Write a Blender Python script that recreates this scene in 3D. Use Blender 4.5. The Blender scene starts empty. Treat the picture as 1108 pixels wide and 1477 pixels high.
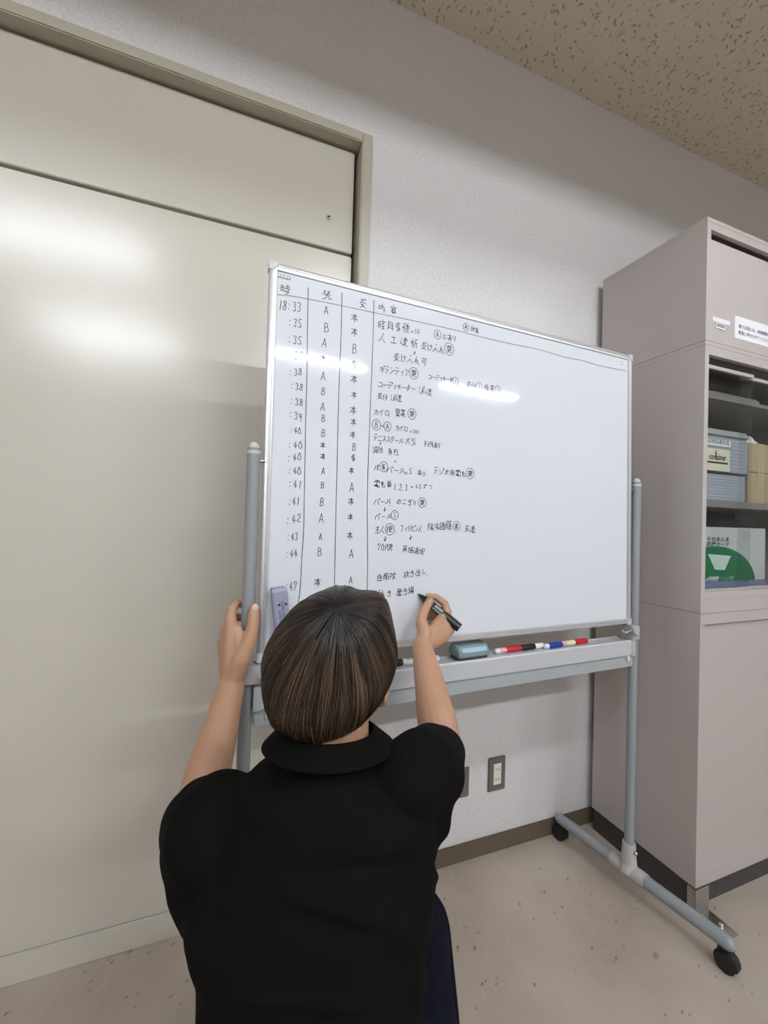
import bpy, bmesh, math, random
import numpy as np
from mathutils import Vector, Matrix, noise
PI = math.pi
random.seed(4)
SC = bpy.context.scene
COL = SC.collection

# ---------------------------------------------------------------- camera, exposure, world
CAM_F, CAM_Y, CAM_H = 609.69, -1.3007, 1.2
AR = np.array([0.93274537, -0.35930967, 0.02970912])
AU = np.array([-0.03320468, -0.0035595, 0.99944223])
AF = np.array([0.35900351, 0.9332116, 0.01525087])
CAM_O = np.array([0, CAM_Y, CAM_H])
cam = bpy.data.cameras.new('camera'); camo = bpy.data.objects.new('camera', cam); COL.objects.link(camo)
cam.sensor_fit = 'VERTICAL'; cam.sensor_height = 36.0; cam.lens = CAM_F*36/1477; cam.clip_start = 0.02
M = Matrix.Identity(4)
for i in range(3):
    M[i][0], M[i][1], M[i][2], M[i][3] = AR[i], AU[i], -AF[i], CAM_O[i]
camo.matrix_world = M
SC.camera = camo
vs = SC.view_settings
vs.view_transform = 'Standard'; vs.look = 'None'; vs.gamma = 1.0; vs.use_curve_mapping = False
vs.exposure = 0.20
try:
    SC.cycles.use_denoising = True
    SC.cycles.max_bounces = 10; SC.cycles.diffuse_bounces = 6
    SC.cycles.caustics_reflective = False; SC.cycles.caustics_refractive = False
except Exception:
    pass
wd = bpy.data.worlds.new('world'); SC.world = wd; wd.use_nodes = True
wd.node_tree.nodes['Background'].inputs[0].default_value = (0.9, 0.93, 1, 1)
wd.node_tree.nodes['Background'].inputs[1].default_value = 0.02
TUBE_POWER = 208.0

def P(px, py, zf):                      # point at forward distance zf
    return CAM_O + (AF + AR*(px-554)/CAM_F - AU*(py-738.5)/CAM_F)*zf
def at(px, py, Y):                      # point on the plane y = Y
    d = AF + AR*(px-554)/CAM_F - AU*(py-738.5)/CAM_F
    return CAM_O + d*((Y-CAM_Y)/d[1])

# ---------------------------------------------------------------- materials
MATS = {}
def mat(name, color, rough=.5, metal=0, bump=None, spec=.5, coat=0, vary=None, emit=None, sheen=0):
    """bump = (scale, strength, distance); vary = (scale, other colour, contrast)"""
    m = bpy.data.materials.new(name); m.use_nodes = True
    nt = m.node_tree; b = nt.nodes['Principled BSDF']
    b.inputs['Base Color'].default_value = (*color, 1); b.inputs['Roughness'].default_value = rough
    b.inputs['Metallic'].default_value = metal; b.inputs['Specular IOR Level'].default_value = spec
    b.inputs['Coat Weight'].default_value = coat
    if sheen: b.inputs['Sheen Weight'].default_value = sheen
    tc = nt.nodes.new('ShaderNodeTexCoord')
    if vary:
        n = nt.nodes.new('ShaderNodeTexNoise'); n.inputs['Scale'].default_value = vary[0]; n.inputs['Detail'].default_value = 4
        nt.links.new(tc.outputs['Object'], n.inputs['Vector'])
        r = nt.nodes.new('ShaderNodeValToRGB'); k = vary[2]
        r.color_ramp.elements[0].position = .5-k; r.color_ramp.elements[1].position = .5+k
        r.color_ramp.elements[0].color = (*color, 1); r.color_ramp.elements[1].color = (*vary[1], 1)
        nt.links.new(n.outputs['Fac'], r.inputs['Fac']); nt.links.new(r.outputs['Color'], b.inputs['Base Color'])
    if bump:
        n = nt.nodes.new('ShaderNodeTexNoise'); n.inputs['Scale'].default_value = bump[0]; n.inputs['Detail'].default_value = 3
        nt.links.new(tc.outputs['Object'], n.inputs['Vector'])
        bp = nt.nodes.new('ShaderNodeBump'); bp.inputs['Strength'].default_value = bump[1]; bp.inputs['Distance'].default_value = bump[2]
        nt.links.new(n.outputs['Fac'], bp.inputs['Height']); nt.links.new(bp.outputs['Normal'], b.inputs['Normal'])
    if emit:
        b.inputs['Emission Color'].default_value = (*emit[0], 1); b.inputs['Emission Strength'].default_value = emit[1]
    MATS[name] = m
    return m
def nodes(m): return m.node_tree.nodes, m.node_tree.links, m.node_tree.nodes['Principled BSDF']

mat('wallpaper', (.585, .56, .545), .8, bump=(160, .35, .002), vary=(130, (.70, .675, .66), .2))
mat('plain_wall', (.36, .355, .35), .8)
mat('white_wall', (.68, .68, .69), .8)
mat('door_paint', (.565, .528, .45), .22, bump=(6, .02, .002))
mat('frame_paint', (.43, .395, .31), .45)
mat('gap_dark', (.03, .027, .02), .8)
mat('vinyl_brown', (.115, .085, .055), .5)
mat('cabinet_paint', (.475, .428, .398), .42, bump=(300, .05, .0004))
mat('plinth_dark', (.055, .045, .045), .5)
mat('cabinet_paint_shaded', (.24, .225, .21), .5)  # cabinet paint darkened to stand for the shade inside
mat('cabinet_back_shade', (.03, .028, .026), .6)  # near-black, puts the interior shade into the colour
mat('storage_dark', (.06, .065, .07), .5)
mat('board_white', (.675, .695, .73), .055, spec=.33, bump=(9, .012, .003))
mat('aluminium', (.64, .64, .645), .38, .6)
mat('corner_plastic', (.55, .55, .54), .4)
mat('post_grey', (.275, .29, .295), .35)
mat('post_cap', (.52, .53, .53), .4)
mat('bracket_grey', (.44, .43, .42), .45)
mat('tray_grey', (.50, .51, .52), .35)
mat('rail_grey', (.36, .39, .395), .4)
mat('ink', (.035, .035, .04), .5)
mat('ink_grey', (.10, .10, .11), .5)
mat('black_plastic', (.012, .012, .010), .35)
mat('white_plastic', (.80, .80, .80), .35)
mat('rubber', (.010, .010, .010), .6)
mat('steel', (.55, .54, .52), .3, 1)
mat('skin', (.44, .25, .148), .5, vary=(16, (.48, .265, .17), .25), bump=(220, .12, .0008))
mat('nail', (.66, .42, .33), .3)
mat('shirt_black', (.0048, .0045, .0038), .9, spec=.06, bump=(500, .25, .0006))
mat('navy_cloth', (.0045, .0055, .013), .9, spec=.08, bump=(400, .2, .0006))
mat('navy_stripe', (.05, .055, .09), .8)
mat('shoe_grey', (.10, .10, .11), .6)
mat('sole_white', (.6, .6, .58), .6)
mat('eye_white', (.8, .78, .75), .2)
mat('eraser_lilac', (.31, .32, .41), .5)
mat('eraser_lilac_light', (.44, .45, .56), .5)
mat('felt', (.16, .17, .25), .9)
mat('eraser_teal', (.19, .265, .26), .45)
mat('eraser_blue_band', (.33, .50, .64), .4)
mat('felt_dark', (.05, .045, .05), .9)
mat('red_plastic', (.52, .015, .03), .3)
mat('blue_plastic', (.015, .05, .33), .3)
mat('label_white', (.82, .82, .84), .5)
mat('label_pink', (.75, .42, .45), .5)
mat('label_cream', (.74, .69, .52), .6)
mat('paper', (.80, .80, .82), .6)
mat('print_black', (.02, .02, .02), .6)
mat('print_grey', (.30, .30, .30), .6)
mat('print_light', (.62, .74, .66), .6)
mat('tape_white', (.78, .78, .80), .4)
mat('outlet_brown', (.135, .115, .105), .35, spec=.6)
mat('outlet_ivory', (.74, .69, .60), .35)
mat('storage_plastic', (.42, .43, .49), .3)
mat('storage_lid', (.40, .42, .43), .3)
mat('carton', (.46, .335, .19), .75)
mat('carton_tape', (.52, .40, .25), .4)
mat('book_grey', (.58, .585, .57), .5)
mat('book_green', (.0, .17, .055), .45)
mat('tray_violet', (.20, .21, .36), .45)
mat('folder_brown', (.30, .255, .20), .6)
mat('bag_clear', (.78, .78, .80), .2)
mat('lamp_reflector', (.30, .30, .30), .6)
mat('tube_glow', (1, 1, 1), .5, emit=((.93, .985, 1.06), TUBE_POWER))
mat('tube_glow_boosted', (1, 1, 1), .5, emit=((.93, .985, 1.06), TUBE_POWER*2.05))  # second row boosted to brighten the lower wall

def glass(name, tint):
    m = bpy.data.materials.new(name); m.use_nodes = True; nt = m.node_tree; nt.nodes.clear()
    out = nt.nodes.new('ShaderNodeOutputMaterial'); mx = nt.nodes.new('ShaderNodeMixShader')
    tr = nt.nodes.new('ShaderNodeBsdfTransparent'); tr.inputs[0].default_value = (*tint, 1)
    gl = nt.nodes.new('ShaderNodeBsdfGlossy'); gl.inputs['Roughness'].default_value = .02
    fr = nt.nodes.new('ShaderNodeFresnel'); fr.inputs['IOR'].default_value = 1.45
    ge = nt.nodes.new('ShaderNodeNewGeometry'); iv_ = nt.nodes.new('ShaderNodeMath'); iv_.operation = 'SUBTRACT'; iv_.inputs[0].default_value = 1
    nt.links.new(ge.outputs['Backfacing'], iv_.inputs[1]); ml = nt.nodes.new('ShaderNodeMath'); ml.operation = 'MULTIPLY'
    nt.links.new(fr.outputs[0], ml.inputs[0]); nt.links.new(iv_.outputs[0], ml.inputs[1]); nt.links.new(ml.outputs[0], mx.inputs[0]); nt.links.new(tr.outputs[0], mx.inputs[1]); nt.links.new(gl.outputs[0], mx.inputs[2])
    nt.links.new(mx.outputs[0], out.inputs[0]); MATS[name] = m
glass('clear_glass', (.92, .935, .93))

def floor_material():
    m = mat('vinyl_floor', (.42, .36, .30), .42); n, l, b = nodes(m)
    tc = n['Texture Coordinate']
    def noi(scale, det=4, vec=None, rough=.5):
        t = n.new('ShaderNodeTexNoise'); t.inputs['Scale'].default_value = scale; t.inputs['Detail'].default_value = det
        t.inputs['Roughness'].default_value = rough
        l.new(vec or tc.outputs['Object'], t.inputs['Vector']); return t
    def ramp(src, a, c, ca, cb):
        r = n.new('ShaderNodeValToRGB'); r.color_ramp.elements[0].position = a; r.color_ramp.elements[1].position = c
        r.color_ramp.elements[0].color = (*ca, 1); r.color_ramp.elements[1].color = (*cb, 1); l.new(src, r.inputs['Fac']); return r
    def mix(fac, a, c, mode='MIX'):
        x = n.new('ShaderNodeMix'); x.data_type = 'RGBA'; x.blend_type = mode
        if hasattr(fac, 'is_linked'): l.new(fac, x.inputs[0])
        else: x.inputs[0].default_value = fac
        l.new(a, x.inputs[6])
        if hasattr(c, 'is_linked'): l.new(c, x.inputs[7])
        else: x.inputs[7].default_value = (*c, 1)
        return x.outputs[2]
    def turned(rot, sc_):
        m0 = n.new('ShaderNodeMapping'); m0.inputs['Rotation'].default_value = (0, 0, rot); m1 = n.new('ShaderNodeMapping'); m1.inputs['Scale'].default_value = sc_
        l.new(tc.outputs['Object'], m0.inputs['Vector']); l.new(m0.outputs[0], m1.inputs['Vector']); return m1
    mp = turned(.35, (1, .10, 1))
    base = ramp(noi(3, 6).outputs['Fac'], .3, .72, (.36, .30, .24), (.50, .43, .36)).outputs['Color']
    streak = ramp(noi(55, 3, mp.outputs['Vector']).outputs['Fac'], .58, .75, (0, 0, 0), (1, 1, 1))
    f = n.new('ShaderNodeMath'); f.operation = 'MULTIPLY'; f.inputs[1].default_value = .22; l.new(streak.outputs['Color'], f.inputs[0])
    col = mix(f.outputs[0], base, (.56, .49, .42))
    mp2 = turned(.9, (1, .6, 1))
    for scale, rad, c, keep in ((15, .10, (.13, .095, .065), .74), (34, .15, (.12, .09, .06), .80), (9, .10, (.22, .165, .115), .60), (55, .2, (.20, .15, .11), .75)):
        v = n.new('ShaderNodeTexVoronoi'); v.inputs['Scale'].default_value = scale; l.new(mp2.outputs['Vector'], v.inputs['Vector'])
        d = ramp(v.outputs['Distance'], rad*.35, rad, (1, 1, 1), (0, 0, 0))
        sep = n.new('ShaderNodeSeparateColor'); l.new(v.outputs['Color'], sep.inputs[0])
        g = n.new('ShaderNodeMath'); g.operation = 'GREATER_THAN'; g.inputs[1].default_value = keep; l.new(sep.outputs[0], g.inputs[0])
        mu = n.new('ShaderNodeMath'); mu.operation = 'MULTIPLY'; l.new(d.outputs['Color'], mu.inputs[0]); l.new(g.outputs[0], mu.inputs[1])
        m2 = n.new('ShaderNodeMath'); m2.operation = 'MULTIPLY'; m2.inputs[1].default_value = .8; l.new(mu.outputs[0], m2.inputs[0])
        col = mix(m2.outputs[0], col, c)
    l.new(col, b.inputs['Base Color'])
floor_material()

def ceiling_material():
    m = mat('ceiling_board', (.62, .55, .45), .9); n, l, b = nodes(m)
    tc = n['Texture Coordinate']; facs = []
    for rot, off in ((.15, 0), (1.35, 7.3), (-.75, 3.1), (.7, 5.7)):
        m0 = n.new('ShaderNodeMapping'); m0.inputs['Rotation'].default_value = (0, 0, rot); m0.inputs['Location'].default_value = (off, off*.7, 0)
        nz = n.new('ShaderNodeTexNoise'); nz.inputs['Scale'].default_value = 45; l.new(tc.outputs['Object'], nz.inputs['Vector'])
        wv = n.new('ShaderNodeVectorMath'); wv.operation = 'SCALE'; wv.inputs['Scale'].default_value = .014; l.new(nz.outputs['Color'], wv.inputs[0])
        ad = n.new('ShaderNodeVectorMath'); l.new(tc.outputs['Object'], ad.inputs[0]); l.new(wv.outputs[0], ad.inputs[1])
        mp = n.new('ShaderNodeMapping'); mp.inputs['Scale'].default_value = (1, .40, 1)
        l.new(ad.outputs[0], m0.inputs['Vector']); l.new(m0.outputs[0], mp.inputs['Vector'])
        v = n.new('ShaderNodeTexVoronoi'); v.inputs['Scale'].default_value = 56; l.new(mp.outputs['Vector'], v.inputs['Vector'])
        r = n.new('ShaderNodeValToRGB'); r.color_ramp.elements[0].position = .09; r.color_ramp.elements[1].position = .24
        r.color_ramp.elements[0].color = (1, 1, 1, 1); r.color_ramp.elements[1].color = (0, 0, 0, 1); l.new(v.outputs['Distance'], r.inputs['Fac'])
        sep = n.new('ShaderNodeSeparateColor'); l.new(v.outputs['Color'], sep.inputs[0])
        g = n.new('ShaderNodeMath'); g.operation = 'GREATER_THAN'; g.inputs[1].default_value = .38; l.new(sep.outputs[1], g.inputs[0])
        mu = n.new('ShaderNodeMath'); mu.operation = 'MULTIPLY'; l.new(r.outputs['Color'], mu.inputs[0]); l.new(g.outputs[0], mu.inputs[1])
        facs.append(mu.outputs[0])
    a = n.new('ShaderNodeMath'); a.operation = 'MAXIMUM'; l.new(facs[0], a.inputs[0]); l.new(facs[1], a.inputs[1])
    c = n.new('ShaderNodeMath'); c.operation = 'MAXIMUM'; l.new(a.outputs[0], c.inputs[0]); l.new(facs[2], c.inputs[1])
    x = n.new('ShaderNodeMix'); x.data_type = 'RGBA'; c4 = n.new('ShaderNodeMath'); c4.operation = 'MAXIMUM'; l.new(c.outputs[0], c4.inputs[0]); l.new(facs[3], c4.inputs[1]); c = c4; l.new(c.outputs[0], x.inputs[0])
    x.inputs[6].default_value = (.66, .585, .475, 1); x.inputs[7].default_value = (.36, .29, .215, 1)
    l.new(x.outputs[2], b.inputs['Base Color'])
    bp = n.new('ShaderNodeBump'); bp.invert = True; bp.inputs['Strength'].default_value = .5; bp.inputs['Distance'].default_value = .003
    l.new(c.outputs[0], bp.inputs['Height']); l.new(bp.outputs['Normal'], b.inputs['Normal'])
ceiling_material()

def hair_material():
    m = mat('hair', (.05, .03, .02), .36, spec=.35); n, l, b = nodes(m)
    a = n.new('ShaderNodeAttribute'); a.attribute_name = 'strand'
    l.new(a.outputs['Color'], b.inputs['Base Color'])
hair_material()

# ---------------------------------------------------------------- mesh helpers
class MB:
    """collects shapes; build() links them as ONE mesh object"""
    def __init__(s): s.v = []; s.f = []; s.mi = []
    def add(s, vs_, fs, mi=0):
        o = len(s.v); s.v += [tuple(map(float, p)) for p in vs_]; s.f += [tuple(i+o for i in f) for f in fs]; s.mi += [mi]*len(fs); return s
    def box(s, lo, hi, fr=None, mi=0):
        c = [(x, y, z) for x in (lo[0], hi[0]) for y in (lo[1], hi[1]) for z in (lo[2], hi[2])]
        if fr: c = [fr(*p) for p in c]
        return s.add(c, [(0, 1, 3, 2), (4, 6, 7, 5), (0, 4, 5, 1), (2, 3, 7, 6), (0, 2, 6, 4), (1, 5, 7, 3)], mi)
    def rings(s, rings, cap=True, mi=0):
        k = len(rings[0]); vs_ = [p for r in rings for p in r]; fs = []
        for i in range(len(rings)-1):
            for j in range(k):
                fs.append((i*k+j, i*k+(j+1) % k, (i+1)*k+(j+1) % k, (i+1)*k+j))
        if cap:
            fs.append(tuple(range(k))[::-1]); fs.append(tuple(range((len(rings)-1)*k, len(rings)*k)))
        return s.add(vs_, fs, mi)
    def tube(s, pts, rad, seg=14, round_=True, flat=None, mi=0):
        """a tapering tube through pts; round_ closes it with domes; flat=(axis, factor) squashes its section"""
        pts = [np.array(p, float) for p in pts]
        rad = [rad]*len(pts) if not hasattr(rad, '__len__') else list(rad)
        n = len(pts); T = []
        for i in range(n):
            t = pts[min(i+1, n-1)]-pts[max(i-1, 0)]; T.append(t/(np.linalg.norm(t)+1e-12))
        st = []
        if round_:
            for k in (90, 65, 40, 18):
                a = math.radians(k); st.append((pts[0]-T[0]*rad[0]*math.sin(a), max(rad[0]*math.cos(a), 1e-5), T[0]))
        for i in range(n): st.append((pts[i], rad[i], T[i]))
        if round_:
            for k in (18, 40, 65, 90):
                a = math.radians(k); st.append((pts[-1]+T[-1]*rad[-1]*math.sin(a), max(rad[-1]*math.cos(a), 1e-5), T[-1]))
        ref = np.array([0, 0, 1.]) if abs(T[0][2]) < .9 else np.array([1., 0, 0])
        u = np.cross(ref, T[0]); u /= np.linalg.norm(u); R = []
        for p, r, t in st:
            u = u-t*(u@t); u /= np.linalg.norm(u)+1e-12; w = np.cross(t, u); ring = []
            for j in range(seg):
                a = 2*PI*j/seg; d = r*(math.cos(a)*u+math.sin(a)*w)
                if flat is not None: ax = np.array(flat[0], float); d = d-ax*(d@ax)*(1-flat[1])
                ring.append(p+d)
            R.append(ring)
        return s.rings(R, mi=mi)
    def ball(s, c, r, axes=None, seg=18, n=10, mi=0):
        c = np.array(c, float); r = r if hasattr(r, '__len__') else (r, r, r)
        X, Y, Z = axes or (np.array([1, 0, 0]), np.array([0, 1, 0]), np.array([0, 0, 1])); R = []
        for i in range(n+1):
            a = -PI/2+PI*i/n; cr = max(math.cos(a), 1e-4)
            R.append([c+X*r[0]*cr*math.cos(2*PI*j/seg)+Y*r[1]*cr*math.sin(2*PI*j/seg)+Z*r[2]*math.sin(a) for j in range(seg)])
        return s.rings(R, mi=mi)
    def prism(s, poly, z0, z1, fr, mi=0):
        """polygon (a, b) extruded along c; fr(a, b, c) gives world"""
        R = [[fr(a, b, z0) for a, b in poly], [fr(a, b, z1) for a, b in poly]]
        return s.rings(R, mi=mi)
    def mesh(s, name, mats, smooth=False, bevel=0, weld=False):
        me = bpy.data.meshes.new(name); me.from_pydata(s.v, [], s.f); me.update()
        for m in (mats if isinstance(mats, (list, tuple)) else [mats]): me.materials.append(MATS[m])
        me.polygons.foreach_set('material_index', s.mi)
        bm = bmesh.new(); bm.from_mesh(me)
        if weld: bmesh.ops.remove_doubles(bm, verts=bm.verts, dist=1e-6)
        bmesh.ops.recalc_face_normals(bm, faces=bm.faces)
        if bevel:
            es = [e for e in bm.edges if len(e.link_faces) == 2 and e.calc_face_angle(0) > .6]
            bmesh.ops.bevel(bm, geom=es, offset=bevel, segments=2, affect='EDGES', clamp_overlap=True)
        bm.to_mesh(me); bm.free()
        if smooth or bevel:
            me.polygons.foreach_set('use_smooth', [True]*len(me.polygons))
            try: me.set_sharp_from_angle(angle=math.radians(45))
            except Exception: pass
        return me
    def build(s, name, mats, parent=None, smooth=False, bevel=0, label=None):
        o = bpy.data.objects.new(name, s.mesh(name, mats, smooth, bevel)); COL.objects.link(o)
        if parent is not None: attach(o, parent)
        if label: o['label'] = label
        return o
def attach(o, parent):
    """parent without moving: meshes are written in world coordinates"""
    base = Matrix.Identity(4); p = parent
    base = world_of(parent)
    o.parent = parent; o.matrix_parent_inverse = base.inverted()
def world_of(o):
    m = Matrix.LocRotScale(o.location, o.rotation_euler, o.scale)
    if o.parent is not None: m = world_of(o.parent) @ o.matrix_parent_inverse @ m
    return m
def tag(o, label, cat, group=None):
    o['label'] = label; o['category'] = cat
    if group: o['group'] = group
    return o
def thing(name, loc, label, cat, group=None):
    o = bpy.data.objects.new(name, None); COL.objects.link(o); o.location = tuple(map(float, loc)); o.empty_display_size = .05
    return tag(o, label, cat, group)
def struct(name, mb, m, parent=None, **k):
    o = mb.build(name, m, parent, **k); o['kind'] = 'structure'; return o
def text_part(name, body, size, fr, m, parent, align='LEFT', squeeze=1, thick=None):
    """flat printed lettering; fr(a, b) maps text units to world"""
    cu = bpy.data.curves.new('t', 'FONT'); cu.body = body; cu.size = size; cu.align_x = align; cu.resolution_u = 2
    if thick: cu.offset = thick
    o = bpy.data.objects.new('t', cu); COL.objects.link(o)
    dg = bpy.context.evaluated_depsgraph_get(); me = bpy.data.meshes.new_from_object(o.evaluated_get(dg))
    bpy.data.objects.remove(o); bpy.data.curves.remove(cu)
    for v in me.vertices: v.co = Vector(tuple(fr(v.co.x*squeeze, v.co.y)))
    me.materials.clear(); me.materials.append(MATS[m]); me.name = name
    ob = bpy.data.objects.new(name, me); COL.objects.link(ob); attach(ob, parent); return ob
def remesh(mb, name, m, voxel, smooth_it, parent, fn=None):
    """union of the collected solids as one continuous skin"""
    me = mb.mesh('tmp', m); o = bpy.data.objects.new('tmp', me); COL.objects.link(o)
    r = o.modifiers.new('r', 'REMESH'); r.mode = 'VOXEL'; r.voxel_size = voxel; r.use_smooth_shade = True
    s = o.modifiers.new('s', 'SMOOTH'); s.factor = .5; s.iterations = smooth_it
    dg = bpy.context.evaluated_depsgraph_get(); nm = bpy.data.meshes.new_from_object(o.evaluated_get(dg))
    bpy.data.objects.remove(o); bpy.data.meshes.remove(me)
    if fn:
        co = np.empty(len(nm.vertices)*3); nm.vertices.foreach_get('co', co); no = np.empty(len(nm.vertices)*3)
        nm.vertices.foreach_get('normal', no)
        co = fn(co.reshape(-1, 3), no.reshape(-1, 3)); nm.vertices.foreach_set('co', co.ravel()); nm.update()
    nm.name = name; nm.materials.clear(); nm.materials.append(MATS[m])
    nm.polygons.foreach_set('use_smooth', [True]*len(nm.polygons))
    ob = bpy.data.objects.new(name, nm); COL.objects.link(ob); attach(ob, parent); return ob

# ---------------------------------------------------------------- room shell
H = 2.925; XL, XR, YF = -3.0, 4.6, -5.3
struct('floor', MB().box((XL, YF, -.1), (XR, .15, 0)), 'vinyl_floor')
DX0, DX1, DZ = -1.35, .372, 2.397       # door opening
FX0, FX1, FZ = -1.40, .418, 2.443       # outer edge of its frame
w = MB(); w.box((FX1-.02, 0, 0), (XR, .15, H)); w.box((XL, 0, 0), (FX0+.02, .15, H)); w.box((FX0+.02, 0, FZ-.02), (FX1-.02, .15, H))
w.box((FX0+.02, .10, 0), (FX1-.02, .15, FZ-.02))
struct('wall_back', w, 'wallpaper')
struct('wall_left', MB().box((XL-.1, YF, 0), (XL, .15, H)), 'plain_wall')
struct('wall_right', MB().box((XR, YF, 0), (XR+.1, .15, H)), 'plain_wall')
struct('wall_front', MB().box((XL, YF-.1, 0), (XR, YF, H)), 'white_wall')
struct('baseboard_back', MB().box((FX1, -.008, 0), (XR, 0, .062)), 'vinyl_brown', bevel=.002)
# door frame: lips stand 12 mm proud of the wall, the leaf lies behind
LIP = -.012
fr = MB()
for x0, x1 in ((DX1+.012, FX1), (FX0, DX0-.012)): fr.box((x0, LIP, 0), (x1, .08, FZ))
fr.box((DX0-.012, LIP, DZ+.012), (DX1+.012, .08, FZ))
struct('trim_1', fr, 'frame_paint', bevel=.003)
dk = struct('door_1', MB().box((DX0, .032, .076), (DX1, .07, 2.056)), 'door_paint', bevel=.003)
struct('transom_panel', MB().box((DX0, .032, 2.066), (DX1, .07, DZ+.006)), 'door_paint', dk, bevel=.002)
struct('kick_plate', MB().box((DX0, .030, 0), (DX1, .07, .0745)), 'door_paint', dk, bevel=.002)
struct('rebate', MB().box((DX0-.012, .068, 0), (DX1+.012, .09, DZ+.012)), 'gap_dark', dk)
sc_p = at(474, 313, .032)
k = MB(); k.tube([sc_p+np.array([0, -.0025, 0]), sc_p+np.array([0, .004, 0])], .0085, 16, False)
kb = struct('lock_screw', k, 'frame_paint', dk, smooth=True)
k = MB(); k.box(tuple(sc_p+np.array([-.005, -.0032, -.001])), tuple(sc_p+np.array([.005, -.002, .001])))
k.tube([sc_p+np.array([0, -.0032, 0]), sc_p+np.array([0, -.002, 0])], .003, 10, False)
struct('keyhole', k, 'gap_dark', kb)
# ceiling with openings for the recessed lamps
rows = (-2.0, -3.68); segs = (-1.74, .47, 2.65); LW, LL_ = .24, 1.27
xs = sorted({XL, XR, *[s for s in segs], *[s+LL_ for s in segs]}); ys = sorted({YF, .15, *[r-LW for r in rows], *[r+LW for r in rows]})
cl = MB()
for i in range(len(xs)-1):
    for j in range(len(ys)-1):
        mx, my = (xs[i]+xs[i+1])/2, (ys[j]+ys[j+1])/2
        if any(abs(my-r) < LW and s < mx < s+LL_ and (ri, si) != (0, 2) for ri, r in enumerate(rows) for si, s in enumerate(segs)): continue
        cl.add([(xs[i], ys[j], H), (xs[i], ys[j+1], H), (xs[i+1], ys[j+1], H), (xs[i+1], ys[j], H)], [(0, 1, 2, 3)])
struct('ceiling', cl, 'ceiling_board')
row_name = ('nearest the writing wall', 'in the middle of the room'); col_name = ('over the door side', 'over the whiteboard', 'over the cabinet side')
for ri, r in enumerate(rows):
    for si, s in enumerate(segs):
        if (ri, si) == (0, 2): continue
        t = thing('ceiling_light', (s+LL_/2, r, H), f'recessed fluorescent ceiling lamp {col_name[si]}, row {row_name[ri]}', 'ceiling light', 'recessed ceiling lamps')
        b = MB(); x0, x1, y0, y1, z1 = s, s+LL_, r-LW, r+LW, H+.105
        for vs_ in ([(x0, y0, z1), (x0, y1, z1), (x1, y1, z1), (x1, y0, z1)], [(x0, y0, H), (x0, y1, H), (x0, y1, z1), (x0, y0, z1)], [(x1, y0, H), (x1, y1, H), (x1, y1, z1), (x1, y0, z1)],
                    [(x0, y0, H), (x1, y0, H), (x1, y0, z1), (x0, y0, z1)], [(x0, y1, H), (x1, y1, H), (x1, y1, z1), (x0, y1, z1)]):
            b.add(vs_, [(0, 1, 2, 3)])
        b.build('housing', 'lamp_reflector', t)
        q = MB().tube([(s+.045, r, H+.0565), (s+LL_-.045, r, H+.0565)], .0085, 10, False).build('fluorescent_tube', 'tube_glow' if ri == 0 else 'tube_glow_boosted', t, smooth=True)
# wall sockets
def wall_plate(px0, py0, px1, py1, name, label, cat):
    a = at(px0, py0, 0); c = at(px1, py1, 0); x0, x1, z0, z1 = a[0], c[0], c[2], a[2]
    t = thing(name, ((x0+x1)/2, 0, (z0+z1)/2), label, cat)
    MB().box((x0, -.007, z0), (x1, 0, z1)).build('cover_plate', 'outlet_brown', t, bevel=.0025)
    return t, x0, x1, z0, z1
t, x0, x1, z0, z1 = wall_plate(704, 1093, 727, 1136, 'power_outlet', 'brown wall outlet with ivory double socket between whiteboard rail and baseboard', 'outlet')
xc, zc = (x0+x1)/2, (z0+z1)/2
iv = MB().box((xc-.0165, -.0095, zc-.037), (xc+.0165, -.004, zc+.037)).build('socket', 'outlet_ivory', t, bevel=.001)
for dz in (-.018, .018):
    for dx in (-.006, .006): MB().box((xc+dx-.0013, -.0099, zc+dz-.0045), (xc+dx+.0013, -.0090, zc+dz+.0045)).build('slot', 'gap_dark', iv)
t2, x0, x1, z0, z1 = wall_plate(651, 1110, 675, 1147, 'data_outlet', 'brown wall plate with one ivory jack, half hidden by the black shirt', 'outlet')
xc, zc = (x0+x1)/2-.002, (z0+z1)/2
iv = MB().box((xc-.012, -.0095, zc-.012), (xc+.012, -.004, zc+.012)).build('jack', 'outlet_ivory', t2, bevel=.001)
MB().box((xc-.006, -.0099, zc-.005), (xc+.006, -.009, zc+.005)).build('port', 'gap_dark', iv)

# ---------------------------------------------------------------- mobile whiteboard
BLC = np.array([0.08456619, -0.34418348, 0.88015817]); BW, BH = 1.17956, .8875
ya, ti = math.radians(2.25112763), math.radians(-0.97696055)
E_ = np.array([math.cos(ya), math.sin(ya), 0]); NV = np.array([math.sin(ya), -math.cos(ya), 0])
UP = np.array([0, 0, 1])*math.cos(ti)+NV*math.sin(ti); NB = np.cross(E_, UP); NB = NB if NB@NV > 0 else -NB
def S(s, off, z): p = BLC+E_*s+NV*off; return np.array([p[0], p[1], z])
def Bd(s, u, off=0.): return BLC+E_*s+UP*u+NB*off
wb = thing('mobile_whiteboard', S(BW/2, 0, 0), 'white dry-erase board with handwritten log on a grey wheeled stand', 'whiteboard')
FW = .017
MB().box((.006, .006, -.017), (BW-.006, BH-.006, -.003), lambda a, b, c: Bd(a, b, c)).build('writing_surface', 'board_white', wb)
f = MB(); fr4 = lambda a, b, c: Bd(a, b, c)
prof = [(-.001, -.020), (-.001, -.002), (.002, .001), (.007, .001), (.008, -.0005), (.010, -.0005), (.011, .0008), (FW-.002, .0005), (FW, -.003), (FW, -.020)]
C4 = [(0, 0, 1, 1), (BW, 0, -1, 1), (BW, BH, -1, -1), (0, BH, 1, -1)]
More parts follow.
